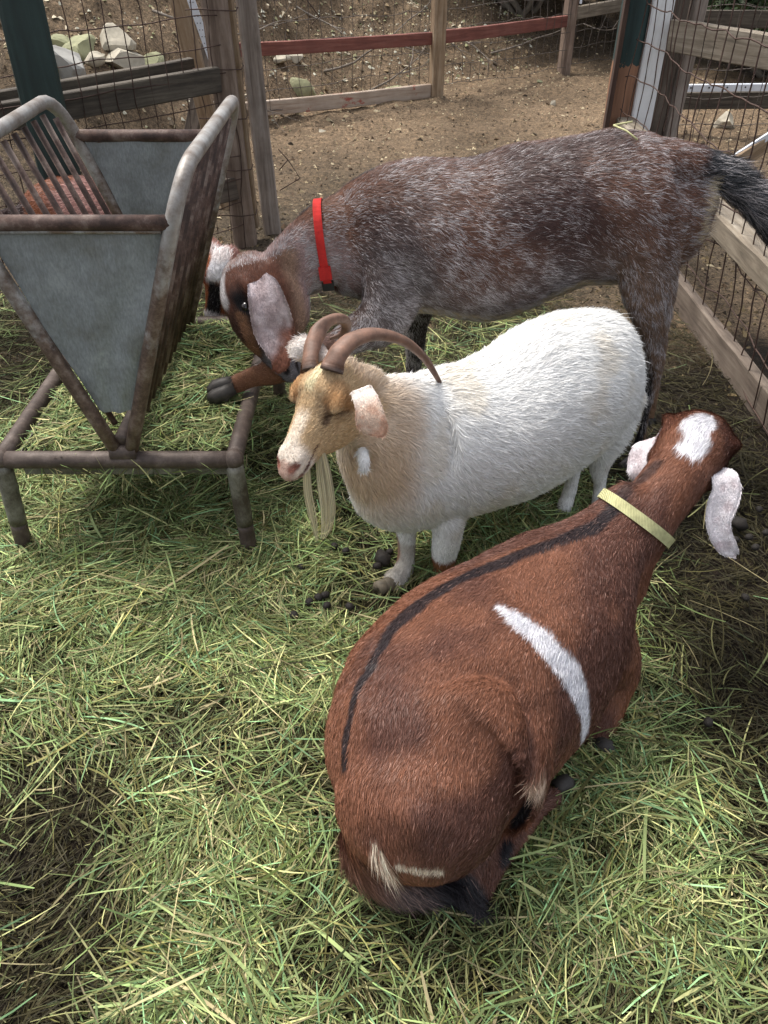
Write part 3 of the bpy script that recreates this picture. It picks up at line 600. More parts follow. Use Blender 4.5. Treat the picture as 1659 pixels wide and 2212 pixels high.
# ---------------------------------------------------------------- goat droppings
M['dung'] = plain('dark_dropping', (.018, .014, .011), .75, var=.4, scale=60)
def pellet(p, s, seed):
    bm = bmesh.new(); bmesh.ops.create_icosphere(bm, subdivisions=2, radius=1); me = bpy.data.meshes.new('dropping'); r = random.Random(seed)
    for v in bm.verts: v.co = Vector((v.co.x * 1.25, v.co.y, v.co.z * .9)) * (1 + r.uniform(-.07, .07) * (3 if s > .015 else 1)) * s
    bm.to_mesh(me); bm.free()
    for q in me.polygons: q.use_smooth = True
    me.materials.append(M['dung']); o = link('dropping', me, None, p); o.rotation_euler = (0, 0, r.uniform(0, 3)); return o
DP = [((635, 1328), 'single dark dropping left below the white goat\'s beard'), ((702, 1285), 'dark dropping in hay under the tip of the beard'), ((706, 1308), 'dark dropping just below another beside the white goat'),
      ((828, 1205), 'big clump of dark droppings left of the white goat\'s front leg'), ((722, 1180), 'dark dropping near the tip of the beard'), ((747, 1190), 'dark dropping right of the beard tip'), ((755, 1310), 'dark dropping by the bent front hoof'),
      ((650, 1225), 'dark dropping under the left side of the beard'), ((1597, 1132), 'large dark dropping right of the lying goat\'s ear'), ((1588, 1165), 'dark dropping at the tip of the hanging white ear'), ((1640, 1100), 'dark dropping near the right edge'),
      ((1530, 1560), 'dark dropping in thin hay right of the lying goat'), ((1610, 1290), 'dark dropping in the mud at the right edge'), ((1618, 1160), 'dark dropping just right of the ear tip'), ((1632, 1182), 'dark dropping below and right of the ear tip'), ((842, 1192), 'dark dropping touching the big clump'), ((815, 1222), 'dark dropping just above the white front hoof'), ((668, 1300), 'dark dropping between the two pairs in the hay'), ((1655, 1150), 'dark dropping cut by the right edge'), ((688, 1290), 'dark dropping left of the pair under the beard')]
for i, ((u, v), lb) in enumerate(DP):
    p = G(u, v, .045); tag(pellet(p, .0095 if i not in (3, 8) else .019, i), lb, 'dropping', 'goat droppings in the hay')
# crumbs scattered on the far dirt
mbp = []
# ---------------------------------------------------------------- animals: helpers
def sec(u1, v1, u2, v2, Y, hw, sh=0.0):
    """section given by its two outline points in the frame, its distance and its half width"""
    A = D(u1, v1, Y); B = D(u2, v2, Y); c = (A + B) / 2; h = (A - B).length / 2; U = (A - B).normalized(); d = c - Vector((0, 0, H))
    k = abs(d.z / d.y) * abs(U.z); a = math.sqrt(max(h * h - (hw * k) ** 2, (h * .5) ** 2))
    return (c.x, c.y, c.z, max(hw - sh, .008), max(a - sh, .008), U.x, U.y, U.z)
def rnd_sec(c, r, rh=None, U=(0, 0, 1)):
    return (c[0], c[1], c[2], r, rh or r, *U)
class Beast:
    def __init__(s): s.parts = []; s.anch = []
    def loft(s, st, n=None, sides=28, flow=1, down=0.0, pw=2.0, anchor=True, a0=0.0, upright=False):
        st = np.array(st, float); n = n or len(st) * 5; Pn = smoothpath(st, n); P = Pn[:, :3]; rw = np.abs(Pn[:, 3]); rh = np.abs(Pn[:, 4]); U = Pn[:, 5:8]
        T = np.gradient(P, axis=0); T /= np.linalg.norm(T, axis=1)[:, None]
        # rounded ends
        k = 4; r0 = min(rw[0], rh[0]); r1 = min(rw[-1], rh[-1]); pre, post = [], []
        for j in range(k, 0, -1):
            a = math.pi / 2 * j / (k + .4); pre.append((P[0] - T[0] * r0 * math.sin(a) * .8, rw[0] * math.cos(a), rh[0] * math.cos(a), U[0]))
        for j in range(1, k + 1):
            a = math.pi / 2 * j / (k + .4); post.append((P[-1] + T[-1] * r1 * math.sin(a) * .8, rw[-1] * math.cos(a), rh[-1] * math.cos(a), U[-1]))
        PP = np.array([x[0] for x in pre] + list(P) + [x[0] for x in post]); W = np.array([x[1] for x in pre] + list(rw) + [x[1] for x in post])
        Hh = np.array([x[2] for x in pre] + list(rh) + [x[2] for x in post]); UU = np.array([x[3] for x in pre] + list(U) + [x[3] for x in post])
        TT = np.vstack([np.tile(T[0], (k, 1)), T, np.tile(T[-1], (k, 1))])
        if upright:
            TT = TT.copy(); TT[:, 2] = 0; TT /= np.linalg.norm(TT, axis=1)[:, None]
        UU = UU - TT * (UU * TT).sum(1)[:, None]; UU /= np.linalg.norm(UU, axis=1)[:, None]; S = np.cross(TT, UU)
        a = np.arange(sides) * 2 * math.pi / sides; ca, sa = np.cos(a), np.sin(a); e = 2 / pw; ca = np.sign(ca) * abs(ca) ** e; sa = np.sign(sa) * abs(sa) ** e
        V = PP[:, None] + W[:, None, None] * ca[None, :, None] * S[:, None] + Hh[:, None, None] * sa[None, :, None] * UU[:, None]
        m = len(PP); V = V.reshape(-1, 3); i = np.arange(m - 1)[:, None] * sides; j = np.arange(sides)[None]; q = (j + 1) % sides
        Q = np.stack([i + j, i + q, i + sides + q, i + sides + j], -1).reshape(-1, 4); V = np.vstack([V, PP[0] , PP[-1]]); T3 = []
        for z in range(sides): T3 += [(m * sides, (z + 1) % sides, z), (m * sides + 1, (m - 1) * sides + z, (m - 1) * sides + (z + 1) % sides)]
        s.parts.append((V, Q, np.array(T3)))
        if anchor:
            for z in range(int(a0 * len(P)), len(P), 2): s.anch.append((P[z], max(rw[z], rh[z]), T[z] * flow + np.array((0, 0, -down))))
        return (V, Q, np.array(T3))
    def ball(s, c, r, sc=(1, 1, 1)):
        c = np.array(c); s.loft([rnd_sec(c + np.array((0, 0, -r * .02)), r * .98), rnd_sec(c + np.array((0, 0, r * .02)), r * .98)], n=3, sides=20, anchor=False)
    def skin(s, voxel=.006, smooth=10):
        mb = MB()
        for V, Q, T in s.parts: mb.add(V, Q, T)
        me = mesh_np('tmp', np.concatenate(mb.V), np.concatenate(mb.T), np.concatenate(mb.Q)); o = bpy.data.objects.new('tmp', me); C.objects.link(o)
        md = o.modifiers.new('r', 'REMESH'); md.mode = 'VOXEL'; md.voxel_size = voxel; md.adaptivity = 0
        dg = bpy.context.evaluated_depsgraph_get(); ev = o.evaluated_get(dg); m2 = ev.to_mesh(); n = len(m2.vertices)
        V = np.empty(n * 3); m2.vertices.foreach_get('co', V); V = V.reshape(-1, 3); E = np.empty(len(m2.edges) * 2, np.int32); m2.edges.foreach_get('vertices', E); E = E.reshape(-1, 2)
        lt = np.empty(len(m2.polygons), np.int32); m2.polygons.foreach_get('loop_total', lt); ls = np.empty(len(lt), np.int32); m2.polygons.foreach_get('loop_start', ls)
        lv = np.empty(len(m2.loops), np.int32); m2.loops.foreach_get('vertex_index', lv)
        q = lt == 4; s.Q = lv[ls[q][:, None] + np.arange(4)]; t3 = lt == 3; s.T = lv[ls[t3][:, None] + np.arange(3)]
        ev.to_mesh_clear(); bpy.data.objects.remove(o); bpy.data.meshes.remove(me)
        deg = np.bincount(E.ravel(), minlength=n).astype(float)[:, None]
        def lap(V):
            A = np.zeros_like(V)
            for k in range(3): A[:, k] = np.bincount(E[:, 0], V[E[:, 1], k], n) + np.bincount(E[:, 1], V[E[:, 0], k], n)
            return A / np.maximum(deg, 1) - V
        for _ in range(smooth): V = V + .6 * lap(V); V = V - .56 * lap(V)
        for _ in range(2): V = V + .5 * lap(V)
        s.V = V; s.calcN(); s.E = E; return s
    def calcN(s):
        V = s.V; N_ = np.zeros_like(V)
        F3 = np.vstack([s.Q[:, :3], s.Q[:, [0, 2, 3]], s.T]) if len(s.T) else np.vstack([s.Q[:, :3], s.Q[:, [0, 2, 3]]]); s.F3 = F3
        fn = np.cross(V[F3[:, 1]] - V[F3[:, 0]], V[F3[:, 2]] - V[F3[:, 0]])
        for k in range(3):
            for c_ in range(3): N_[:, c_] += np.bincount(F3[:, k], fn[:, c_], len(V))
        s.N = N_ / (np.linalg.norm(N_, axis=1)[:, None] + 1e-12)
    def bumpat(s, c, r, amt):
        d = np.linalg.norm(s.V - np.array(c), axis=1); s.V = s.V + s.N * (amt * np.exp(-(d / r) ** 2))[:, None]
    def groove(s, pts, r, amt):
        d = pdist(s.V, pts); s.V = s.V + s.N * (amt * np.exp(-(d / r) ** 2))[:, None]
    def tree(s): s.bvh = BVHTree.FromPolygons([tuple(v) for v in s.V], [tuple(int(x) for x in q) for q in s.Q] + [tuple(int(x) for x in t_) for t_ in s.T])
    def hit(s, u, v):
        d = ray(u, v).normalized(); p, n_, i_, dd = s.bvh.ray_cast(Vector((0, 0, H)), d)
        return np.array(p) if p is not None else None
    def hits(s, uv):
        r_ = [s.hit(u, v) for u, v in uv]; return [x for x in r_ if x is not None]
def pdist(P, pts, ret=False):
    P = np.asarray(P); pts = np.asarray(pts); best = np.full(len(P), 1e9); par = np.zeros(len(P))
    if len(pts) == 1: return np.linalg.norm(P - pts[0], axis=1)
    for i in range(len(pts) - 1):
        a, b = pts[i], pts[i + 1]; ab = b - a; t = np.clip(((P - a) @ ab) / (ab @ ab + 1e-12), 0, 1); d = np.linalg.norm(P - a - t[:, None] * ab, axis=1)
        k = d < best; best[k] = d[k]; par[k] = (i + t[k]) / (len(pts) - 1)
    return (best, par) if ret else best
def lay(c, m, colr):
    m = np.clip(m, 0, 1)[:, None]; return c * (1 - m) + np.array(colr)[None] * m
def hairdir(P, N_, anch, seed, wob=.35, f=18):
    c = np.array([a[0] for a in anch]); r = np.array([a[1] for a in anch]); d = np.array([a[2] for a in anch]); d /= np.linalg.norm(d, axis=1)[:, None]
    out = np.zeros_like(P)
    for i in range(0, len(P), 40000):
        q = P[i:i + 40000]; D2 = np.linalg.norm(q[:, None] - c[None], axis=2) - r[None] * .9; D2 -= D2.min(1)[:, None]; W = np.exp(-D2 / .04); out[i:i + 40000] = (W @ d) / W.sum(1)[:, None]
    out += wob * (np.stack([fbm(P * f, seed + k * 7, 2) for k in range(3)], -1) - .5) * 2
    out += wob * .8 * (np.stack([vnoise(P * f * 4.5, seed + 50 + k * 7) for k in range(3)], -1) - .5) * 2
    out -= N_ * (out * N_).sum(1)[:, None]; return out / (np.linalg.norm(out, axis=1)[:, None] + 1e-9)
def furry(V, N_, F3, n, anch, colfn, lenfn, width, liftv, seed, wob=.35, jit=.25, skipfn=None, hf=18):
    """short hairs growing from a skin: every hair a thin tapering blade"""
    r = np.random.default_rng(seed); n = int(n * (.25 if QUICK else 1))
    ar = np.linalg.norm(np.cross(V[F3[:, 1]] - V[F3[:, 0]], V[F3[:, 2]] - V[F3[:, 0]]), axis=1); fi = r.choice(len(F3), n, p=ar / ar.sum())
    a = r.random(n); b = r.random(n); k = a + b > 1; a[k] = 1 - a[k]; b[k] = 1 - b[k]; c = 1 - a - b; f = F3[fi]
    P = V[f[:, 0]] * a[:, None] + V[f[:, 1]] * b[:, None] + V[f[:, 2]] * c[:, None]; Nn = N_[f[:, 0]] * a[:, None] + N_[f[:, 1]] * b[:, None] + N_[f[:, 2]] * c[:, None]
    Nn /= np.linalg.norm(Nn, axis=1)[:, None]; L = lenfn(P) * np.exp(r.normal(0, .22, n)); keep = L > .0015
    if skipfn is not None: keep &= ~skipfn(P)
    P, Nn, L = P[keep], Nn[keep], L[keep]; n = len(P); d = hairdir(P, Nn, anch, seed, wob, hf)
    sd = np.cross(Nn, d); d = d + sd * r.normal(0, jit, n)[:, None]; d /= np.linalg.norm(d, axis=1)[:, None]; sd = np.cross(Nn, d)
    lift = np.clip(liftv + r.normal(0, .10, n), .03, 1.3)[:, None]; w_ = (width * np.exp(r.normal(0, .25, n)))[:, None]; rollv = r.normal(0, .35, n)[:, None]; sdr = sd * np.cos(rollv) + Nn * np.sin(rollv)
    base = P - Nn * .001; mid = P + .5 * L[:, None] * (d * np.cos(lift) + Nn * np.sin(lift)); tip = mid + .5 * L[:, None] * (d * np.cos(lift * .3) + Nn * np.sin(lift * .3))
    Vh = np.stack([base + sdr * w_ * .5, base - sdr * w_ * .5, mid + sdr * w_ * .42, mid - sdr * w_ * .42, tip], 1).reshape(-1, 3)
    i = np.arange(n)[:, None] * 5; Qh = i + np.array([[0, 1, 3, 2]]); Th = i + np.array([[2, 3, 4]])
    cc = np.repeat(np.clip(colfn(P, r), 0, 1), 5, 0); return Vh, Qh, Th, cc
def assemble(name, B, colfn, fur, mat_skin, mat_fur, parent, extra=()):
    """skin, ears and hair in one mesh"""
    Vs = [B.V]; Qs = [B.Q]; Ts = [B.T]; Cs = [np.clip(colfn(B.V, None), 0, 1)]; n0 = len(B.V); qs = [np.zeros(len(B.Q), int)]; ts = [np.zeros(len(B.T), int)]
    for (V, Q, T, cc, mi) in list(extra) + [(*f_, 1) for f_ in fur]:
        Vs.append(V); Qs.append(Q + n0); Ts.append(T + n0); Cs.append(cc); n0 += len(V); qs.append(np.full(len(Q), mi)); ts.append(np.full(len(T), mi))
    V = np.concatenate(Vs) - np.array(parent.location)
    me = mesh_np(name, V, np.concatenate(Ts), np.concatenate(Qs), col=np.concatenate(Cs), mats=(mat_skin, mat_fur), matidx=np.concatenate(ts + qs)); return link(name, me, parent)
def shell_ear(B, st, n=26, cup=.35, sides=18, thick=.0045):
    """thin leaf shaped ear: stations (point, half width, width direction)"""
    st = np.array([(*p, hw, *wd) for p, hw, wd in st], float); Pn = smoothpath(st, n); P = Pn[:, :3]; hw = np.abs(Pn[:, 3]); W = Pn[:, 4:7]; T = np.gradient(P, axis=0); T /= np.linalg.norm(T, axis=1)[:, None]
    W = W - T * (W * T).sum(1)[:, None]; W /= np.linalg.norm(W, axis=1)[:, None]; Nn = np.cross(T, W); m = 9; V = []
    for side in (1, -1):
        for k in range(m):
            s_ = -1 + 2 * k / (m - 1); off = cup * hw * (s_ * s_ - .3); th = thick * math.sqrt(max(0, 1 - s_ ** 4)) * side
            V.append(P + W * (hw * s_)[:, None] + Nn * (off + th)[:, None])
    ring = V[:m] + V[m:][::-1]; R_ = len(ring); V = np.stack(ring, 1).reshape(-1, 3); n_ = n; i = np.arange(n_ - 1)[:, None] * R_; j = np.arange(R_)[None]; q = (j + 1) % R_
    Q = np.stack([i + j, i + q, i + R_ + q, i + R_ + j], -1).reshape(-1, 4); c1 = len(V); V = np.vstack([V, P[0], P[-1]]); T3 = []
    for z in range(R_): T3 += [(c1, (z + 1) % R_, z), (c1 + 1, (n_ - 1) * R_ + z, (n_ - 1) * R_ + (z + 1) % R_)]
    T3 = np.array(T3); E = Beast(); E.V = V; E.Q = Q; E.T = T3; E.calcN(); E.anch = [(P[k], .01, T[k]) for k in range(0, n, 3)]
    # make normals point outwards
    return E
class Head:
    def __init__(s, p, F, Uv, sc, w=1.0, convex=0.0, deep=1.0):
        s.p = np.array(p, float); s.F = np.array(F, float); s.F /= np.linalg.norm(s.F); U = np.array(Uv, float); U -= s.F * (U @ s.F); s.U = U / np.linalg.norm(U); s.L = np.cross(s.U, s.F); s.sc = sc; s.w = w; s.cv = convex; s.dp = deep
    def __call__(s, x, y, z): return s.p + s.sc * (s.F * x + s.L * y * s.w + s.U * z)
    def inv(s, P):
        q = (np.asarray(P) - s.p) / s.sc; return q @ s.F, (q @ s.L) / s.w, q @ s.U
    def build(s, B):
        prof = [(-.06, -.10, -.50, .16), (.03, .02, -.54, .235), (.14, .085, -.57, .265), (.27, .085, -.575, .28), (.38, .045, -.545, .255), (.5, .0, -.49, .20), (.62, -.045, -.425, .168), (.74, -.085, -.385, .15), (.85, -.12, -.365, .148), (.94, -.155, -.36, .135), (1.0, -.20, -.335, .10)]
        st = []
        for x, zt_, zb_, hw in prof:
            zt_ += s.cv * math.exp(-((x - .55) / .22) ** 2); zb_ = zt_ + (zb_ - zt_) * s.dp; c = s(x, 0, (zt_ + zb_) / 2); st.append((*c, hw * s.sc * s.w, (zt_ - zb_) / 2 * s.sc, *s.U))
        B.loft(st, n=60, sides=32, flow=-1, pw=2.25)
        for sg in (1, -1):   # brow, cheek, lips
            B.loft([rnd_sec(s(.17, sg * .20, -.06), .06 * s.sc), rnd_sec(s(.27, sg * .245, -.08), .066 * s.sc), rnd_sec(s(.37, sg * .235, -.12), .055 * s.sc)], n=8, sides=14, anchor=False)
            B.loft([rnd_sec(s(.1, sg * .16, -.34), .12 * s.sc), rnd_sec(s(.32, sg * .17, -.38), .11 * s.sc), rnd_sec(s(.48, sg * .12, -.36), .08 * s.sc)], n=8, sides=14, anchor=False)
            B.loft([rnd_sec(s(.84, sg * .075, -.20), .075 * s.sc), rnd_sec(s(.96, sg * .07, -.235), .062 * s.sc)], n=6, sides=14, anchor=False)
    def refine(s, B):
        for sg in (1, -1):
            B.bumpat(s(.30, sg * .30, -.17), .055 * s.sc, -.034 * s.sc); B.groove([s(.33, sg * .29, -.25), s(.44, sg * .23, -.29)], .03 * s.sc, -.018 * s.sc)
            B.bumpat(s(.965, sg * .085, -.20), .03 * s.sc, -.035 * s.sc)
            B.groove([s(.985, sg * .03, -.30), s(.9, sg * .13, -.305), s(.78, sg * .155, -.30), s(.70, sg * .16, -.27)], .018 * s.sc, -.022 * s.sc)
            B.bumpat(s(.36, sg * .30, -.15), .03 * s.sc, .008 * s.sc)
        B.calcN()
    def snap(s, B, pts): return [np.array(B.bvh.find_nearest(Vector(s(*p)))[0]) for p in pts]
    def mouth(s, B):
        s.nz = [s.snap(B, [(.95, sg * .12, -.19), (.985, sg * .07, -.215)]) for sg in (1, -1)]
        s.mo = [s.snap(B, [(1.01, sg * .01, -.30), (.96, sg * .10, -.308), (.88, sg * .15, -.310), (.8, sg * .17, -.300), (.70, sg * .18, -.265)]) for sg in (1, -1)]
    def mouthpaint(s, P, c, nose, line, ns=.05):
        for k in (0, 1):
            c = lay(c, sstep(.05, .02, pdist(P, s.nz[k]) / s.sc), nose); c = lay(c, sstep(.022, .009, pdist(P, s.mo[k]) / s.sc), line)
        return c
    def mirror(s, B, pts):
        q = [s.inv(np.array([p])) for p in pts]; return [pts, s.snap(B, [(float(a[0]), -float(b[0]), float(c[0])) for a, b, c in q])]
def eyeball(h, sg, parent, closed, lidcol, B=None, at=None):
    p_, n_, i_, d_ = B.bvh.find_nearest(Vector(at) if at is not None else Vector(h(.30, sg * .29, -.165))); r = .048 * h.sc; c = p_ - n_ * r * .58; bm = bmesh.new(); bmesh.ops.create_uvsphere(bm, u_segments=24, v_segments=16, radius=r); me = bpy.data.meshes.new('eye'); bm.to_mesh(me); bm.free()
    for q in me.polygons: q.use_smooth = True
    me.materials.append(M['eye']); o = link('eye', me, parent, c - parent.location); o['label'] = 'dark glossy eye'
    if closed: o['label'] = 'closed eye with drooping lid'; me.materials[0] = lidcol
    return o
def cone_hoof(p, q, r0, r1, mat, parent, split=(0, 1, 0)):
    """cloven hoof from the pastern p to the toe q: two toes"""
    p = Vector(p); q = Vector(q); d = (q - p); sp = Vector(split).normalized(); mb = MB()
    for sg in (1, -1):
        o_ = sp * sg * r0 * .52; P = [p + o_ * .6, p + d * .35 + o_, p + d * .75 + o_ * 1.1, q + o_ * .7, q + d * .06 + o_ * .4]; mb.add(*tube([tuple(x) for x in P], [r0 * .72, r0 * .82, r1 * .8, r1 * .5, r1 * .15], 12))
    return mb.build('hoof', mat, parent, True)
def band(pts, width, thick, mat, parent, name='collar', axis=None):
    """closed flat strap: pts ring of points, axis = strap width direction"""
    P = np.array(pts, float); n = len(P); ax = np.array(axis, float); ax /= np.linalg.norm(ax); c = P.mean(0); V = []
    for k in range(n):
        o_ = P[k] - c; o_ /= np.linalg.norm(o_)
        V += [P[k] + ax * width / 2 + o_ * thick, P[k] - ax * width / 2 + o_ * thick, P[k] - ax * width / 2 - o_ * .001, P[k] + ax * width / 2 - o_ * .001]
    Q = [(4 * k + j, 4 * k + (j + 1) % 4, 4 * ((k + 1) % n) + (j + 1) % 4, 4 * ((k + 1) % n) + j) for k in range(n) for j in range(4)]
    mb = MB(); mb.add(V, np.array(Q)); return mb.build(name, mat, parent, False)
def ring_on(B, c, ax, upg, n=48, lift=.004, rmax=.2):
    """points where the skin is cut by a plane"""
    c = Vector(c); ax = Vector(ax).normalized(); u = Vector(upg); u = (u - ax * u.dot(ax)).normalized(); v = ax.cross(u); R_ = []
    for k in range(n):
        a = 2 * math.pi * k / n; d = u * math.cos(a) + v * math.sin(a); p, nn, i_, dd = B.bvh.ray_cast(c, d, rmax)
        R_.append((dd if p is not None else -1))
    R_ = np.array(R_); R_[R_ < 0] = np.median(R_[R_ > 0]); R_ = (np.roll(R_, 1) + R_ * 2 + np.roll(R_, -1)) / 4
    return [tuple(c + (u * math.cos(2 * math.pi * k / n) + v * math.sin(2 * math.pi * k / n)) * (R_[k] + lift)) for k in range(n)]
M['skin'] = colmat('goat_skin', .8, .2, 60); M['fur'] = colmat('goat_fur', .5, .35); M['fur_dry'] = colmat('goat_fur_long', .65, .25)
M['eye'] = plain('eye_dark', (.012, .008, .006), .12, spec=.8, var=.1); M['hoof'] = plain('hoof_horn', (.035, .03, .026), .55, var=.5, scale=40); M['hoof_tan'] = plain('hoof_horn_tan', (.16, .13, .09), .6, var=.4, scale=40)
FURN = 1.0
def webbing(name, col):
    m, t, b = nmat(name); v = coords(t); n = noise(t, v, 35, 5, .7); w1 = N(t, 'ShaderNodeTexWave', Scale=120, Distortion=.5); t.links.new(v, w1.inputs['Vector'])
    c = ramp(t, n, [(.3, tuple(x * .6 for x in col)), (.6, col), (.8, tuple(min(1, x * 1.15) for x in col))]); c = mix(t, 1.0, c, ramp(t, w1.outputs['Fac'], [(0, (.78, .78, .78)), (1, (1.08, 1.08, 1.08))]), 'MULTIPLY')
    t.links.new(c, b.inputs['Base Color']); b.inputs['Roughness'].default_value = .8; b.inputs['Specular IOR Level'].default_value = .2; bump(t, b, w1.outputs['Fac'], .5, .0015); return m
# ================================================================ the speckled standing goat
B = Beast(); sh = .008
B.loft([sec(*a, sh) for a in [(1522, 328, 1502, 430, 2.08, .05), (1482, 311, 1470, 520, 2.08, .10), (1425, 297, 1425, 585, 2.08, .15), (1340, 275, 1345, 612, 2.08, .17), (1250, 280, 1250, 620, 2.09, .185),
        (1150, 293, 1155, 652, 2.10, .20), (1050, 323, 1060, 690, 2.10, .21), (960, 332, 970, 684, 2.10, .195), (885, 332, 890, 675, 2.10, .165), (815, 358, 805, 665, 2.09, .13), (755, 398, 740, 645, 2.08, .105),
        (698, 428, 705, 632, 2.06, .085), (645, 474, 668, 646, 2.04, .072), (592, 522, 645, 660, 2.02, .06), (560, 580, 630, 680, 2.0, .052)]], n=110, flow=-1, down=.45)
B.loft([sec(*a, sh) for a in [(1290, 420, 1470, 450, 2.02, .08), (1300, 500, 1480, 510, 1.99, .085), (1322, 570, 1470, 570, 1.97, .08), (1337, 632, 1455, 622, 1.955, .065), (1357, 688, 1452, 676, 1.95, .048), (1380, 742, 1438, 732, 1.95, .034), (1388, 782, 1442, 770, 1.95, .032),
        (1386, 844, 1424, 832, 1.95, .024), (1382, 892, 1412, 884, 1.945, .020), (1368, 940, 1404, 932, 1.94, .020), (1358, 975, 1396, 968, 1.935, .022), (1352, 1000, 1388, 994, 1.93, .020)]], n=80, down=.3, a0=.25)
B.loft([sec(*a, sh) for a in [(1330, 480, 1475, 490, 2.2, .07), (1350, 560, 1470, 560, 2.2, .07), (1380, 650, 1465, 640, 2.2, .05), (1404, 700, 1446, 692, 2.21, .034), (1408, 740, 1446, 735, 2.21, .03), (1402, 800, 1434, 800, 2.21, .023), (1396, 870, 1424, 868, 2.2, .022), (1388, 905, 1420, 905, 2.2, .022)]], n=50, down=.2, a0=.3)
B.loft([sec(*a, sh * .5) for a in [(780, 500, 900, 560, 2.02, .05), (790, 590, 905, 660, 1.99, .06), (768, 660, 876, 714, 1.96, .052), (738, 690, 800, 752, 1.93, .038), (697, 722, 735, 780, 1.90, .03), (650, 745, 680, 806, 1.87, .029), (615, 766, 640, 822, 1.85, .030),
        (575, 776, 592, 836, 1.84, .026), (545, 784, 564, 838, 1.835, .023), (518, 797, 537, 846, 1.83, .023), (498, 808, 516, 856, 1.82, .024)]], n=80, down=.1, a0=.3)
B.loft([sec(*a, sh * .5) for a in [(870, 560, 960, 560, 2.22, .05), (876, 640, 946, 640, 2.25, .045), (872, 700, 926, 700, 2.26, .032), (872, 750, 920, 750, 2.26, .030), (874, 830, 906, 830, 2.26, .022), (872, 890, 906, 890, 2.26, .022)]], n=40, down=.1, a0=.3)
tailst = [sec(*a, 0) for a in [(1480, 318, 1500, 400, 2.08, .036), (1540, 338, 1555, 410, 2.07, .034), (1590, 372, 1592, 432, 2.05, .03), (1630, 402, 1622, 460, 2.03, .028), (1665, 440, 1648, 495, 2.01, .024), (1690, 485, 1668, 525, 2.0, .014)]]
B.loft(tailst, n=40, flow=1); B.loft([sec(*a, 0) for a in [(1390, 300, 1410, 400, 2.08, .09), (1460, 313, 1475, 405, 2.08, .06), (1530, 336, 1545, 408, 2.07, .036)]], n=20, flow=1)
pol = D(489, 600, 1.97); nos = D(566, 822, 1.765); HF = (nos - pol).normalized()
hb = Head(pol, HF, D(500, 640, 2.0) - D(620, 690, 2.0), (nos - pol).length / 1.0, w=.92, convex=.10, deep=1.15)
hb.build(B); B.skin(.006 if not QUICK else .009, 9); hb.refine(B)
B.bumpat(D(1340, 282, 2.0), .05, .008); B.bumpat(D(1400, 480, 1.9), .09, .012); B.bumpat(D(1255, 560, 1.9), .08, -.014); B.bumpat(D(830, 560, 1.93), .08, .012); B.bumpat(D(760, 640, 1.96), .03, -.012)
B.V += B.N * ((fbm(B.V * 7, 4) - .5) * .016)[:, None]; B.calcN(); B.tree(); hb.mouth(B); beye = hb.mirror(B, [B.hit(530, 662)]); btan = hb.mirror(B, B.hits([(520, 684), (530, 706), (540, 732), (552, 762)])); beyl = hb.mirror(B, B.hits([(516, 648), (524, 668), (540, 672)]))
root = empty('goat', (G(1370, 1010).x - .3, 2.0, 0)); tag(root, 'large brown and grey speckled goat in red collar, one foot in the feeder', 'goat')
legl = [np.array(D(u, v, Y)) for u, v, Y in ((720, 750, 1.90), (665, 775, 1.87), (628, 794, 1.85), (584, 806, 1.84), (540, 818, 1.83), (508, 830, 1.82))]
dors = B.hits([(545, 548), (590, 514), (645, 478), (700, 434), (745, 408), (790, 382), (840, 354), (880, 340), (940, 338), (1000, 337), (1060, 327), (1120, 307), (1180, 294), (1264, 283), (1330, 279)])
dors = [d + np.array((0, .03, .012)) for d in dors]
bwh = B.hits([(1524, 398), (1520, 440), (1510, 480), (1502, 515)]); belly_w = [np.array(D(1330, 634, 2.0)), np.array(D(1240, 622, 2.0)), np.array(D(1160, 650, 2.0)), np.array(D(1080, 688, 2.0)), np.array(D(960, 680, 2.0)), np.array(D(900, 690, 2.0))]
neckw = B.hits([(560, 600), (600, 580), (660, 570), (700, 590), (680, 630), (620, 650), (650, 680)]); face_d = [hb(.2, 0, .06), hb(.6, 0, 0), hb(.9, 0, -.12)]
legfront = B.hits([(1345, 640), (1372, 720), (1398, 800), (1394, 860), (1376, 930), (1366, 985)])
c_dark = np.array(lin(72, 49, 44)); c_red = np.array(lin(120, 84, 66)); c_grey = np.array(lin(122, 114, 112)); c_black = np.array(lin(30, 27, 30)); c_white = np.array(lin(205, 200, 200)); c_tan = np.array(lin(150, 118, 92)); c_cream = np.array(lin(200, 182, 150)); c_pink = np.array(lin(176, 152, 150))
shoulder = [np.array(D(900, 420, 1.92)), np.array(D(880, 560, 1.9)), np.array(D(900, 640, 1.9))]
def big_mix(P):
    x, y, z = P[:, 0], P[:, 1], P[:, 2]; n1 = fbm(P * 5, 21); n2 = fbm(P * 14, 22)
    low = sstep(.70, .46, z + (n1 - .5) * .25)            # greyer towards the belly
    c = np.tile(c_dark, (len(P), 1)); c = lay(c, sstep(.46, .62, n1) * .5, c_red); c = lay(c, low * .75, c_grey * .8)
    c = lay(c, .75 * sstep(.45, .62, x) * sstep(.78, .5, z), c_tan * .72)   # hind leg tan
    nk = sstep(-.02, -.12, x) ; c = lay(c, nk * .8, c_red)
    c = lay(c, sstep(.12, .04, pdist(P, neckw)) * .75, c_pink); c = lay(c, sstep(.055, .02, pdist(P, belly_w)) * .85, c_cream)
    c = lay(c, .35 * sstep(.12, .02, pdist(P, shoulder)), c_grey)
    c = lay(c, sstep(.022, .010, pdist(P, dors)), c_black); return c, low, n1, n2
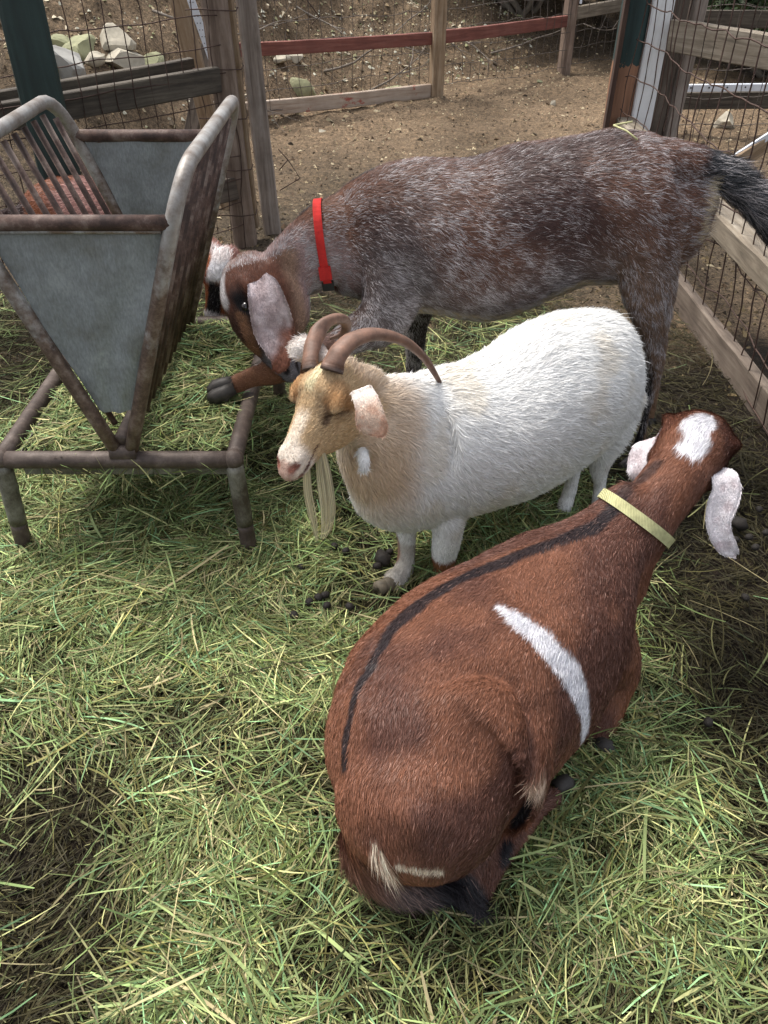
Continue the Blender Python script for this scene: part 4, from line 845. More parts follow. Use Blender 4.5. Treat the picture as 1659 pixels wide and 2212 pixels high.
def big_col(P, r):
    c, low, n1, n2 = big_mix(P); x, z = P[:, 0], P[:, 2]; n = len(P)
    # legs
    c = lay(c, sstep(.30, .25, z) * sstep(.1, .3, x) * .7, c_tan); c = lay(c, sstep(.028, .014, pdist(P, legfront)) * sstep(.5, .25, z), c_black)
    fx = sstep(-.05, -.15, x) * sstep(.45, .38, z); c = lay(c, fx * .8, np.array(lin(142, 98, 72)) * .8)
    c = lay(c, sstep(-.02, .02, x) * sstep(.30, .1, x) * sstep(2.16, 2.2, P[:, 1]) * sstep(.42, .36, z), np.array(lin(50, 40, 38)))
    cuf = [np.array(D(575, 792, 1.81)), np.array(D(540, 795, 1.80)), np.array(D(508, 812, 1.79))]; c = lay(c, sstep(.018, .008, pdist(P, cuf)), c_black)
    # tail
    dt, pt = pdist(P, [np.array(s_[:3]) for s_ in tailst], True); c = lay(c, sstep(.075, .05, dt) * sstep(.0, .10, pt), np.array(lin(38, 40, 44)))
    if len(bwh) > 1: c = lay(c, sstep(.020, .010, pdist(P, bwh) + (n2 - .5) * .012), c_cream)
    # head
    hx, hy, hz = hb.inv(P); inh = sstep(-.06, .03, hx) * sstep(.6, .5, -hz) * sstep(.45, .38, abs(hy)) * sstep(.034, .042, pdist(P, legl))
    hc = np.tile(np.array(lin(98, 60, 44)), (n, 1)); hc = lay(hc, sstep(.12, .03, np.abs(np.abs(hy) - .19) + .0 * hx) * sstep(.1, .3, hx) * sstep(-.22, -.1, hz) * .9, c_black)
    hc = lay(hc, sstep(.10, .19, -hz + .0) * sstep(.25, .45, hx) * sstep(.98, .8, hx) * sstep(.28, .2, -hz) * .0, c_tan); hc = lay(hc, sstep(.30, .42, hx) * sstep(.26, .12, -hz - .08 * hx + .1) * .75, np.array(lin(46, 30, 24)))
    hc = lay(hc, sstep(.72, .9, hx + (n2 - .5) * .2), np.array(lin(112, 108, 112))); hc = lay(hc, sstep(.35, .5, -hz + .0) * .8, np.array(lin(160, 132, 112)))
    hc = lay(hc, sstep(.07, .03, abs(hz + .02)) * sstep(.07, .03, abs(hy)) * sstep(.0, .05, hx) * sstep(.42, .3, hx), c_white); hc = lay(hc, sstep(.085, .05, pdist(P, [hb(.02, .02, .02), hb(.12, .03, .07), hb(.26, .03, .08)]) / hb.sc), c_white)
    c = c * (1 - inh[:, None]) + hc * inh[:, None]
    c0 = c; c = hb.mouthpaint(P, c, np.array(lin(40, 34, 36)), np.array(lin(35, 25, 22))); lm = (pdist(P, legl) < .036)[:, None]; c = np.where(lm, c0, c)
    for q_ in btan: c = lay(c, sstep(.075, .03, pdist(P, q_) / hb.sc + (n2 - .5) * .03) * .75, np.array(lin(128, 92, 66)))
    for q_ in beyl: c = lay(c, sstep(.05, .025, pdist(P, q_) / hb.sc), c_black * .8)
    if r is not None:
        stk = fbm(P * 38, 77, 2); pr = .12 + .16 * sstep(.45, .68, n1) + .24 * low + .28 * sstep(.1, .04, pdist(P, neckw)) + .12 * sstep(-.02, -.1, x)
        pr = pr * (1 - sstep(.05, .03, pdist(P, dors))) * (1 - sstep(-.02, .05, hx) * (abs(hy) < .45) * (-hz < .6)) * sstep(.10, .2, z) * (1 - (x < -.12) * (z < .45)); wt = r.random(n) < pr * (.45 + 1.2 * sstep(.42, .62, stk))
        c = c * np.exp(r.normal(0, .28, (n, 1))); c[wt] = np.array(lin(204, 196, 196)) * r.uniform(.35, 1.1, (wt.sum(), 1))
        tl = (dt < .07) & (pt > .05) & (r.random(n) < .12); c[tl] = np.array(lin(120, 120, 124)) * .8
    else: c = c * .8
    return c
def big_len(P):
    hx, hy, hz = hb.inv(P); inh = (hx > -.02) & (-hz < .62) & (abs(hy) < .45); z = P[:, 2]; L = .013 + .006 * sstep(.30, .6, z); L = np.where((P[:, 0] < -.02), .014, L)
    dt = pdist(P, [np.array(s_[:3]) for s_ in tailst[1:]]); L = np.where(dt < .045, .060, L); L = np.where(inh, .009 - .005 * sstep(.5, 1, hx), L); L = np.where(z < .30, .014, L)
    rr_ = pdist(P, [np.array(D(1470, 600, 1.97)), np.array(D(1450, 680, 1.95))]); L = np.where(rr_ < .07, .034, L)
    if len(bwh) > 1: L = np.where(pdist(P, bwh) < .03, .04, L)
    return np.where(z < .05, 0, L)
fur = [furry(B.V, B.N, B.F3, 380000 * FURN, B.anch, big_col, big_len, .0008, .22, 31, wob=.4, jit=.24, hf=9)]
# ears
ext = []
def ear_add(st, colfn, n=5000, hl=.006, **kw):
    E = shell_ear(None, st, **kw); cc = colfn(E.V, None); ext.append((E.V, E.Q, E.T, np.clip(cc, 0, 1), 0))
    r_ = Beast(); f_ = furry(E.V, E.N, E.F3, n, E.anch, colfn, lambda P: np.full(len(P), hl), .0010, .2, 3, wob=.2); ext.append((*f_, 1))
es = [(558, 606, 1.885, 22), (574, 636, 1.845, 36), (588, 676, 1.82, 42), (597, 712, 1.81, 43), (606, 748, 1.79, 34), (606, 780, 1.775, 21), (596, 802, 1.775, 7)]
Eln = [np.array(D(u, v, Y)) for u, v, Y, _ in es]
def bear(P, r):
    n_ = fbm(P * 40, 9); d, t_ = pdist(P, Eln, True); c = np.tile(np.array(lin(200, 186, 188)), (len(P), 1)); c = lay(c, sstep(.45, .6, n_) * .5, np.array(lin(146, 122, 120))); c = lay(c, sstep(.5, .8, t_ + (n_ - .5) * .3 + (P[:, 0] - Eln[3][0]) * 5), np.array(lin(138, 92, 76)))
    if r is not None: c = c * np.exp(r.normal(0, .22, (len(P), 1)))
    return c
ear_add([(D(u, v, Y), hw / FPX * 2.1, (1, -.15 , .25)) for u, v, Y, hw in es], bear, 9000, cup=.45)
ear_add([(Vector(hb(.06, -.27, -.10)), .02, (0, 1, 0)), (Vector(hb(.1, -.36, -.2)), .035, (.3, 1, 0)), (Vector(hb(.3, -.40, -.32)), .045, (.3, 1, 0)), (Vector(hb(.6, -.38, -.42)), .04, (.3, 1, 0)), (Vector(hb(.85, -.36, -.46)), .015, (.3, 1, 0))], bear, 2500)
assemble('body', B, big_col, fur, M['skin'], M['fur'], root, ext)
for q_ in beye: eyeball(hb, 1, root, False, None, B, q_[0])
cone_hoof(D(506, 832, 1.815), D(452, 852, 1.80), .024, .026, M['hoof'], root, (0, .9, .5)); cone_hoof(D(494, 845, 1.80), D(486, 868, 1.79), .010, .008, M['hoof'], root)
for p_, q_ in (((1368, 994, 1.93), (1352, 1014, 1.905)), ((1402, 905, 2.2), (1392, 925, 2.18)), ((888, 892, 2.26), (876, 912, 2.23))): cone_hoof(D(*p_), D(*q_), .022, .026, M['hoof'], root, (1, .4, 0))
M['red'] = webbing('red_webbing', (.60, .035, .03)); M['blackp'] = plain('black_plastic', (.015, .015, .016), .4)
ca = D(690, 466, 2.06); cb = D(716, 628, 2.06); cc_ = (Vector(ca) + Vector(cb)) / 2; nx_ = (Vector(ca) - Vector(cb)).normalized(); axc = nx_.cross(Vector((0, 1, 0))).normalized()
rg = ring_on(B, cc_, axc, nx_, 64, .007); col_ = band(rg, .021, .0022, M['red'], root, 'collar', axc)
def boxmb(c, ax, ay, az, sx, sy, sz):
    c = np.array(c); V = [c + np.array(ax) * sx * i + np.array(ay) * sy * j + np.array(az) * sz * k for i in (-.5, .5) for j in (-.5, .5) for k in (-.5, .5)]
    return V, np.array([(0, 1, 3, 2), (4, 6, 7, 5), (0, 4, 5, 1), (2, 3, 7, 6), (0, 2, 6, 4), (1, 5, 7, 3)])
pk = min(rg, key=lambda p: (Vector(p) - D(716, 588, Vector(p).y)).length + Vector(p).y * .5); mb = MB(); mb.add(*boxmb(Vector(pk) + Vector((0, -.004, 0)), axc, nx_, axc.cross(nx_), .031, .034, .010)); o_ = mb.build('buckle', M['red'], root); 
pk2 = min(rg, key=lambda p: (Vector(p) - D(714, 618, Vector(p).y)).length + Vector(p).y * .5); mb = MB(); mb.add(*boxmb(Vector(pk2) + Vector((0, -.003, 0)), axc, nx_, axc.cross(nx_), .030, .024, .010)); o2 = mb.build('buckle_tab', M['blackp'], root)
for x_ in (o_, o2): x_.parent = col_
# straw on its back: a thing of its own
mb = MB(); q0 = B.hit(1362, 284); q1 = B.hit(1322, 292); q2 = B.hit(1372, 320)
mb.add(*tube(smoothpath([q0 + (0, 0, .022), q1 + (0, 0, .022), ], 4), .0022, 6)); mb.add(*tube([q1 + (0, 0, .022), (q1 + q2) / 2 + (0, -.01, .026), q2 + (0, -.006, .02)], .0022, 6)); M['straw'] = plain('straw', (.50, .48, .24), .6)
tag(mb.build('straw', M['straw'], None, True), 'bent yellow straw lying on the speckled goat\'s rump', 'straw'); BIG = B

# ================================================================ the white horned goat
B = Beast(); sh = .016
B.loft([sec(*a, sh) for a in [(1368, 765, 1356, 870, 1.86, .05), (1338, 708, 1335, 940, 1.84, .10), (1296, 666, 1290, 985, 1.81, .14), (1250, 654, 1245, 1005, 1.78, .165), (1180, 666, 1185, 1038, 1.73, .18), (1095, 716, 1115, 1080, 1.67, .185), (1010, 757, 1045, 1108, 1.61, .18),
        (935, 780, 975, 1128, 1.55, .16), (888, 792, 918, 1145, 1.515, .13), (856, 783, 866, 1100, 1.485, .115), (820, 780, 818, 1040, 1.45, .098), (782, 795, 776, 970, 1.415, .07)]], n=100, flow=-1, down=.55)
B.loft([sec(*a, sh * .5) for a in [(1270, 850, 1395, 860, 1.80, .07), (1268, 920, 1366, 925, 1.77, .065), (1262, 975, 1338, 975, 1.75, .05), (1268, 1015, 1322, 1015, 1.74, .036), (1276, 1045, 1316, 1044, 1.735, .026), (1274, 1080, 1310, 1078, 1.73, .024), (1266, 1110, 1304, 1109, 1.72, .024)]], n=50, down=.1, a0=.3)
B.loft([sec(*a, sh * .5) for a in [(1190, 930, 1270, 940, 1.74, .05), (1208, 985, 1264, 992, 1.73, .036), (1220, 1025, 1256, 1030, 1.72, .025), (1210, 1060, 1248, 1066, 1.71, .025), (1198, 1094, 1238, 1106, 1.69, .025)]], n=40, down=.1, a0=.3)
B.loft([sec(*a, 0) for a in [(925, 1010, 1000, 1020, 1.54, .04), (930, 1095, 1003, 1100, 1.485, .045), (934, 1160, 998, 1155, 1.46, .036), (932, 1195, 988, 1192, 1.46, .030), (934, 1225, 980, 1222, 1.46, .028), (930, 1256, 978, 1256, 1.44, .028), (930, 1288, 978, 1288, 1.41, .028)]], n=50, down=.1, a0=.3)
B.loft([sec(*a, 0) for a in [(845, 1060, 915, 1075, 1.49, .045), (850, 1120, 905, 1125, 1.48, .034), (858, 1160, 898, 1162, 1.475, .026), (860, 1195, 896, 1198, 1.47, .023), (850, 1230, 892, 1236, 1.45, .024), (828, 1246, 878, 1262, 1.42, .026)]], n=50, down=.1, a0=.3)
F_ = np.array((-.45, -.678, -.511)); F_ /= np.linalg.norm(F_); Lw = np.array((.80, -.595, .084)); Uw = np.cross(F_, Lw); em = np.array(D(690, 864, 1.34)); hsc = .215
hw_ = Head(em - F_ * .30 * hsc + Uw * .14 * hsc / np.linalg.norm(Uw), F_, Uw, hsc, w=.97, convex=.0, deep=1.27); hw_.build(B); Uw = hw_.U
B.loft([rnd_sec(hw_(-.16, .0, -.64), .046, .046), rnd_sec(hw_(-.02, 0, -.46), .052, .054), rnd_sec(hw_(.12, 0, -.30), .05, .055)], n=14, anchor=False)
B.skin(.006 if not QUICK else .009, 8); hw_.refine(B)
B.V += B.N * ((fbm(B.V * 8, 14) - .5) * .014 * sstep(-.05, .06, (B.V - hw_.p) @ -hw_.F))[:, None]; B.calcN(); B.tree(); hw_.mouth(B)
for q_ in hw_.mirror(B, B.hits([(733, 884)])): B.bumpat(q_[0], .016, .003)
wlid = hw_.mirror(B, B.hits([(703, 905), (713, 900), (725, 896), (738, 896), (752, 889)])); wcor = hw_.mirror(B, B.hits([(704, 872), (706, 886), (707, 900), (700, 915)])); wbrow = hw_.mirror(B, B.hits([(712, 868), (735, 866), (756, 876)]))
for q_ in wlid: B.groove(q_, .005, -.005)
B.calcN(); B.tree()
root = empty('goat', (.3, 1.58, 0)); tag(root, 'white long haired goat with tan face, curved brown horns and long thin beard', 'goat')
w_white = np.array(lin(238, 237, 234)); w_tan = np.array(lin(205, 172, 132)); w_cream = np.array(lin(226, 212, 186)); w_br = np.array(lin(180, 134, 88)); w_dk = np.array(lin(88, 66, 50))
neckc = [np.array(D(810, 800, 1.38)), np.array(D(835, 900, 1.36)), np.array(D(825, 960, 1.35)), np.array(D(800, 1030, 1.36))]
def wh_col(P, r):
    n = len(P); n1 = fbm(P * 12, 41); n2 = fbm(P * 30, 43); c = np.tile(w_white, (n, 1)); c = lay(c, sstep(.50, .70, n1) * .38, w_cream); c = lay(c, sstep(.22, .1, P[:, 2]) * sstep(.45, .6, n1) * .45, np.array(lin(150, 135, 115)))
    nd = pdist(P, neckc); c = lay(c, sstep(.15, .045, nd + (n1 - .5) * .07) * .72, w_tan); c = lay(c, sstep(.10, .05, pdist(P, [np.array(D(800, 1010, 1.36)), np.array(D(830, 1090, 1.38))])) * .25, w_tan)
    hx, hy, hz = hw_.inv(P); inh = sstep(-.10, .02, hx) * sstep(.75, .55, -hz) * sstep(.5, .42, abs(hy)); h = np.tile(np.array(lin(206, 176, 136)), (n, 1))
    h = lay(h, sstep(.16, .07, np.hypot(hx - .22, abs(hy) - .24) + .3 * abs(hz + .05)) * .65, w_br); h = lay(h, sstep(.075, .03, abs(hy)) * sstep(-.02, .05, hx) * sstep(.38, .28, hx) * sstep(-.2, -.05, hz), np.array(lin(226, 214, 176)))
    h = lay(h, sstep(.05, .02, np.abs(abs(hy) - .12)) * sstep(.28, .36, hx) * sstep(.55, .42, hx) * .4 * sstep(-.22, -.12, hz), w_dk); h = lay(h, sstep(.44, .56, hx) * sstep(.10, .04, abs(hy)) * sstep(-.25, -.15, hz) * .8, np.array(lin(236, 224, 206)))
    h = lay(h, sstep(.72, .84, hx + (n1 - .5) * .15), np.array(lin(230, 216, 200))); h = lay(h, sstep(.50, .42, -hz) * 0, w_white)
    for k_ in (0, 1):
        h = lay(h, sstep(.011, .004, pdist(P, wcor[k_])) * .85, w_dk); h = lay(h, sstep(.0065, .003, pdist(P, wlid[k_])) * .97, w_dk * .35); h = lay(h, sstep(.02, .006, pdist(P, wlid[k_])) * .35, w_dk); h = lay(h, sstep(.022, .008, pdist(P, wbrow[k_])) * .6, w_br)
    for sg in ():
        h = lay(h, sstep(.035, .015, pdist(P, [hw_(.285, sg * .17, -.10), hw_(.345, sg * .20, -.16), hw_(.41, sg * .20, -.22)]) / hw_.sc) * .8, w_dk)
        h = lay(h, sstep(.022, .008, pdist(P, [hw_(.37, sg * .25, -.235), hw_(.30, sg * .285, -.225), hw_(.22, sg * .285, -.185)]) / hw_.sc) * .9, w_dk * .7); h = lay(h, sstep(.08, .03, pdist(P, [hw_(.20, sg * .27, -.27), hw_(.34, sg * .26, -.27)]) / hw_.sc) * .35, w_dk)
    c = c * (1 - inh[:, None]) + h * inh[:, None]; c = hw_.mouthpaint(P, c, np.array(lin(128, 80, 68)), np.array(lin(96, 62, 52))); c = lay(c, sstep(.13, .08, pdist(P, [hw_(1.02, 0, -.22)]) / hw_.sc) * .6, np.array(lin(176, 122, 104)))
    c = lay(c, sstep(.05, .025, pdist(P, [hw_(.97, -.09, -.33), hw_(.99, 0, -.34), hw_(.97, .09, -.33)]) / hw_.sc) * .8, np.array(lin(168, 128, 114)))
    knee = [np.array(D(958, 1222, 1.44)), np.array(D(956, 1300, 1.41))]; c = lay(c, sstep(.048, .038, pdist(P, knee)) * sstep(.085, .07, P[:, 2] + (n2 - .5) * .02), np.array(lin(128, 84, 54))); c = lay(c, sstep(.03, .018, pdist(P, [np.array(D(852, 1158, 1.48)), np.array(D(858, 1190, 1.48))])) * .8, np.array(lin(150, 100, 66)))
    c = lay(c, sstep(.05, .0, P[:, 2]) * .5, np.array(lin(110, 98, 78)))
    if r is not None: c = c * np.exp(np.clip(r.normal(0, .10, (n, 1)), -.4, .2))
    else: c = c * .92
    return c
def wh_len(P):
    hx, hy, hz = hw_.inv(P); inh = sstep(-.12, .10, hx) * (-hz < .8); L = .025 * (1 - inh) + inh * (.0085 - .004 * sstep(.4, 1, hx)); z = P[:, 2]; L = L * (.35 + .65 * sstep(.13, .24, z)); L = np.where((P[:, 0] > .42) & (z > .2), L * 1.15, L); return np.where(z < .02, .006, L)
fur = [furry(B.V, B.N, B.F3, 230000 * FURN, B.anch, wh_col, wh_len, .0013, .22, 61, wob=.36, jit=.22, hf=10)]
ext = []
# ears
es = [(780, 842, 1.30, 22), (792, 868, 1.27, 25), (800, 900, 1.25, 31), (806, 924, 1.245, 31), (805, 938, 1.245, 20)]; Eln = [np.array(D(u, v, Y)) for u, v, Y, _ in es]
def wear(P, r):
    n_ = fbm(P * 50, 9); c = np.tile(np.array(lin(228, 204, 184)), (len(P), 1)); c = lay(c, sstep(.4, .6, n_) * .6, np.array(lin(214, 166, 138))); d, t_ = pdist(P, Eln, True); c = lay(c, sstep(.4, .1, t_) * .6, w_white)
    if r is not None: c = c * np.exp(r.normal(0, .1, (len(P), 1)))
    return c
ear_add([(D(u, v, Y), hw / FPX * 1.55, (1, -.2, .12)) for u, v, Y, hw in es], wear, 6000, hl=.007, cup=.15)
ear_add([(D(700, 790, 1.40), .020, (0, .3, 1)), (D(682, 768, 1.415), .026, (.2, .2, 1)), (D(660, 757, 1.42), .027, (.3, .2, 1)), (D(640, 762, 1.42), .021, (.4, .2, 1)), (D(633, 770, 1.42), .008, (.4, .2, 1))], wear, 3000, hl=.012, cup=.4)
# wattle
Wt_ = Beast(); wp_ = D(786, 985, 1.31); V_, Q_, T_ = Wt_.loft([rnd_sec(D(783, 975, 1.345), .009), rnd_sec(D(786, 995, 1.325), .011), rnd_sec(D(785, 1008, 1.32), .007)], n=10, sides=12); E = Beast(); E.V, E.Q, E.T = V_, Q_, T_; E.calcN(); E.anch = Wt_.anch
ext.append((V_, Q_, T_, np.tile(w_white * .95, (len(V_), 1)), 0)); ext.append((*furry(V_, E.N, E.F3, 1500, Wt_.anch, lambda P, r: np.tile(w_white, (len(P), 1)), lambda P: np.full(len(P), .018), .0012, .25, 5, 0, .4), 1))
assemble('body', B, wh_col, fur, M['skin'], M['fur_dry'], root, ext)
# horns
m, t, b = nmat('goat_horn'); a = N(t, 'ShaderNodeAttribute', attribute_name='Col'); n_ = noise(t, coords(t), 40, 8, .7); c = mix(t, 1.0, a.outputs[0], ramp(t, n_, [(.3, (.55, .55, .55)), (.7, (1.35, 1.3, 1.25))]), 'MULTIPLY'); t.links.new(c, b.inputs['Base Color']); b.inputs['Roughness'].default_value = .55; bump(t, b, n_, .6, .003); M['horn'] = m
def horn(path, rad, parent, twist):
    Pn = smoothpath([(*p, r_) for p, r_ in zip(path, rad)], 90); P = Pn[:, :3]; r_ = Pn[:, 3]; s_ = np.linspace(0, 1, 90); ridg = 1 + .018 * np.sin(s_ * 2 * np.pi * 34 + 1.5 * np.sin(s_ * 40)) * (1 - s_) + .015 * np.sin(s_ * 2 * np.pi * 9 + 1)
    V, Q, T = tube(P, r_ * ridg, 20, True, up=twist, flat=.72); cc = np.array(lin(122, 92, 76))[None] * (1 - .35 * sstep(.55, 1, np.append(np.repeat(s_, 20), (0, 1))))[:, None]
    cc = lay(cc, sstep(.10, .0, np.append(np.repeat(s_, 20), (0, 1))) * .8, np.array(lin(58, 48, 44))); cc = cc * (.75 + .5 * fbm(V * 60, 3)[:, None]); mb = MB(); mb.add(V, Q, T); return mb.build('horn', M['horn'], parent, True, col=cc)
horn([D(716, 802, 1.335), D(722, 782, 1.345), D(735, 758, 1.36), D(765, 733, 1.39), D(812, 722, 1.43), D(868, 735, 1.47), D(912, 768, 1.50), D(942, 812, 1.52), D(963, 852, 1.53)], [.0225, .022, .0212, .0198, .0175, .0145, .011, .0072, .003], root, (.3, .5, 1))
horn([D(670, 800, 1.37), D(670, 778, 1.385), D(675, 748, 1.41), D(690, 714, 1.44), D(714, 692, 1.475), D(740, 690, 1.51), D(748, 705, 1.535), D(738, 722, 1.545), D(712, 732, 1.54)], [.0175, .0172, .0168, .0162, .0155, .014, .011, .0075, .003], root, (.3, 1, .2))
# beard: two locks of long hair
def locks(parent):
    r = np.random.default_rng(8); mb = MB(); Vs, Qs, n0 = [], [], 0
    hb_ = [q for q in B.hits([(696, 1008), (690, 1000), (684, 995), (676, 990)])]; yb = float(hb_[0][1]) + .02
    for (rootp, pts, n, sp) in (((692, 972), [(698, 1015), (704, 1060), (709, 1105), (704, 1145), (693, 1176)], 250, 13), ((664, 998), [(663, 1030), (666, 1070), (674, 1110), (682, 1150), (690, 1182)], 110, 7)):
        for k in range(n):
            o_ = r.normal(0, 1, 2); o_ = o_ / max(1, np.linalg.norm(o_) / 1.3); P = []; ln = r.uniform(.5, 1.0)
            full = [rootp] + pts
            for i, (u, v) in enumerate(full):
                sprd = (.5, .9, 1.0, .95, .6, .2)[i] * sp; P.append(D(u + o_[0] * sprd, v + r.normal(0, 2), yb + o_[1] * .010 * (1.1 - i * .2)))
            P = smoothpath([tuple(p) for p in P], 12)[:max(5, int(12 * ln))]; w_ = np.linspace(.0010, .0003, len(P)) * r.uniform(.6, 1.3); sdir = np.array((1, .2, 0)); ang = r.uniform(-.8, .8); sdir = np.array((math.cos(ang), math.sin(ang), 0))
            V = np.stack([P + sdir * w_[:, None] * .6, P - sdir * w_[:, None] * .6], 1).reshape(-1, 3); i = np.arange(len(P) - 1)[:, None] * 2; Qs.append(i + np.array([[0, 1, 3, 2]]) + n0); Vs.append(V); n0 += len(V)
    V = np.concatenate(Vs); r2 = np.random.default_rng(4); cc = np.array(lin(226, 216, 182))[None] * np.concatenate([np.full(len(v_), r2.uniform(.5, 1.15)) for v_ in Vs])[:, None]; mb = MB(); mb.add(V, np.concatenate(Qs)); return mb.build('beard', M['fur_dry'], parent, True, col=cc)
locks(root)
for p_, q_ in (((955, 1290, 1.41), (950, 1306, 1.395)), ((848, 1256, 1.415), (820, 1272, 1.39)), ((1284, 1108, 1.73), (1276, 1128, 1.715)), ((1218, 1104, 1.70), (1204, 1130, 1.685))): cone_hoof(D(*p_), D(*q_), .022, .025, M['hoof_tan'], root, (.8, .5, 0))
WHITE = B
# ================================================================ the brown goat lying in front
B = Beast()
def spine(rows):   # spine point, its height, radius along and across the section, lean of the section
    P = [G(r_[0], r_[1], r_[2]) for r_ in rows]; out = []
    for i, r_ in enumerate(rows):
        t_ = (P[min(i + 1, len(P) - 1)] - P[max(i - 1, 0)]) if i else P[2] - P[1]; t_.z = 0; t_.normalize(); left = Vector((-t_.y, t_.x, 0)); ph = math.radians(r_[5])
        U = Vector((0, 0, math.cos(ph))) + left * math.sin(ph); c = P[i] - U * r_[3]; out.append((c.x, c.y, c.z, r_[4], r_[3], *U))
    return out
LY = [(797, 1615, .335, .132, .128, 40), (768, 1525, .378, .175, .168, 40), (812, 1426, .40, .19, .18, 35), (882, 1322, .41, .20, .19, 29), (1000, 1244, .42, .20, .185, 25), (1144, 1187, .43, .195, .17, 16), (1228, 1160, .44, .185, .142, 8), (1285, 1134, .45, .155, .11, 3), (1328, 1105, .46, .11, .08, 0), (1368, 1058, .485, .07, .06, 0)]
B.loft(spine(LY), n=80, flow=-1, down=.6, pw=2.1, upright=True)
def cp(u, v, z, r, rh=None): p = G(u, v, z); return rnd_sec(p, r, rh)
B.loft([cp(1200, 1290, .24, .08, .10), cp(1262, 1248, .285, .09, .11), cp(1316, 1202, .345, .08, .10), cp(1350, 1165, .38, .070, .08), cp(1395, 1118, .42, .060, .065), cp(1442, 1058, .455, .058, .064), cp(1490, 990, .49, .056, .060)], n=40, flow=-1, down=.4)
# shoulder and folded foreleg
B.loft([cp(1235, 1300, .30, .07), cp(1280, 1380, .2, .08), cp(1310, 1440, .11, .066), cp(1306, 1500, .06, .05), cp(1296, 1560, .035, .032)], n=36, flow=1)
B.loft([cp(1330, 1440, .06, .04), cp(1316, 1530, .035, .03), cp(1290, 1590, .03, .024), cp(1280, 1616, .025, .02)], n=24)
# thigh, shank, cannon
B.loft([cp(895, 1650, .20, .085, .10), cp(950, 1610, .21, .11, .12), cp(1022, 1572, .185, .115, .12), cp(1072, 1572, .14, .092, .10)], n=36, flow=-1, down=.3)
B.loft([cp(1070, 1600, .125, .086), cp(1040, 1700, .105, .072), cp(1018, 1790, .08, .048), cp(1014, 1870, .058, .037), cp(1010, 1938, .032, .024)], n=40, flow=1)
B.loft([cp(850, 1745, .16, .06), cp(940, 1775, .125, .055), cp(998, 1840, .08, .038)], n=20, flow=1)
B.loft([cp(1020, 1938, .034, .025), cp(1064, 1862, .045, .026), cp(1112, 1794, .048, .025), cp(1156, 1745, .046, .024), cp(1192, 1724, .040, .022)], n=36, flow=1)
tl = [cp(798, 1760, .20, .036), cp(786, 1818, .155, .032), cp(800, 1868, .11, .029), cp(845, 1903, .08, .027), cp(898, 1914, .06, .024), cp(945, 1914, .05, .019), cp(980, 1940, .038, .009)]
B.loft(tl, n=50, flow=1)
eL = np.array(G(1434, 945, .50)); eR = np.array(G(1556, 1012, .50)); mid_ = (eL + eR) / 2
Fl = np.array((.45, .85, -.30)); Fl /= np.linalg.norm(Fl); Ll = eL - eR; Ll -= Fl * (Ll @ Fl); Ll /= np.linalg.norm(Ll); Ul = np.cross(Fl, Ll)
hl = Head(np.array(G(1515, 930, .55)), Fl, Ul, .25, w=1.06, convex=.04, deep=1.0); hl.build(B)
B.skin(.0055 if not QUICK else .008, 18); hl.refine(B)
B.tree(); B.groove(B.hits([(960, 1470), (1005, 1452), (1060, 1452), (1112, 1474), (1146, 1535), (1152, 1620), (1125, 1700)]), .016, -.010); B.groove(B.hits([(1000, 1500), (1060, 1520), (1090, 1570)]), .05, .008)
B.tree(); B.groove(B.hits([(1230, 1160), (1072, 1222), (932, 1288), (845, 1366), (785, 1470), (757, 1570), (752, 1650)]), .016, .005); [B.bumpat(q_, .035, .010) for q_ in B.hits([(820, 1560), (900, 1760)])]; [B.bumpat(q_, .05, -.008) for q_ in B.hits([(930, 1440), (1190, 1290)])]; [B.groove(B.hits([(1060 + k_ * 42, 1250 + k_ * 14), (1110 + k_ * 40, 1330 + k_ * 18), (1150 + k_ * 36, 1420 + k_ * 22)]), .011, .0022) for k_ in range(4)]; B.bumpat(np.array(G(850, 1600, .36)), .045, .004); B.bumpat(np.array(G(1030, 1480, .33)), .05, .006)
B.V += B.N * ((fbm(B.V * 7, 24) - .5) * .020)[:, None]; B.V[:, 2] = np.maximum(B.V[:, 2], .004); B.calcN(); B.tree(); hl.mouth(B)
root = empty('goat', (.25, .95, 0)); tag(root, 'chestnut brown goat with white flank stripe and pale yellow collar lying in the hay', 'goat')
PX = lambda uv: B.hits(uv)
dor = PX([(1340, 1085), (1297, 1130), (1230, 1159), (1144, 1188), (1072, 1221), (1000, 1247), (932, 1286), (880, 1324), (841, 1365), (812, 1426), (779, 1474), (760, 1541), (748, 1589), (744, 1650)])
dor2 = PX([(1345, 1072), (1385, 1035), (1420, 1000)])
belt = PX([(1080, 1308), (1124, 1336), (1180, 1384), (1228, 1440), (1258, 1502), (1268, 1550), (1262, 1596)]); bw_ = np.interp(np.linspace(0, 1, 50), np.linspace(0, 1, 7), [.004, .014, .019, .020, .018, .014, .007])
foreh = PX([(1500, 955), (1512, 940), (1508, 920), (1530, 905), (1555, 900), (1568, 905)]); bellyw = PX([(1150, 1690), (1172, 1682), (1200, 1674)])
rumpw = PX([(862, 1868), (900, 1876), (950, 1880)]); rw2 = PX([(808, 1822), (822, 1848), (838, 1872)]); cstr = PX([(1150, 1735), (1120, 1770), (1096, 1820), (1085, 1860)])
b_br = np.array(lin(128, 84, 63)); b_dk = np.array(lin(92, 60, 50)); b_or = np.array(lin(144, 92, 60)); b_blk = np.array(lin(34, 30, 34)); b_wh = np.array(lin(234, 232, 236))
tailp = [np.array(s_[:3]) for s_ in tl]
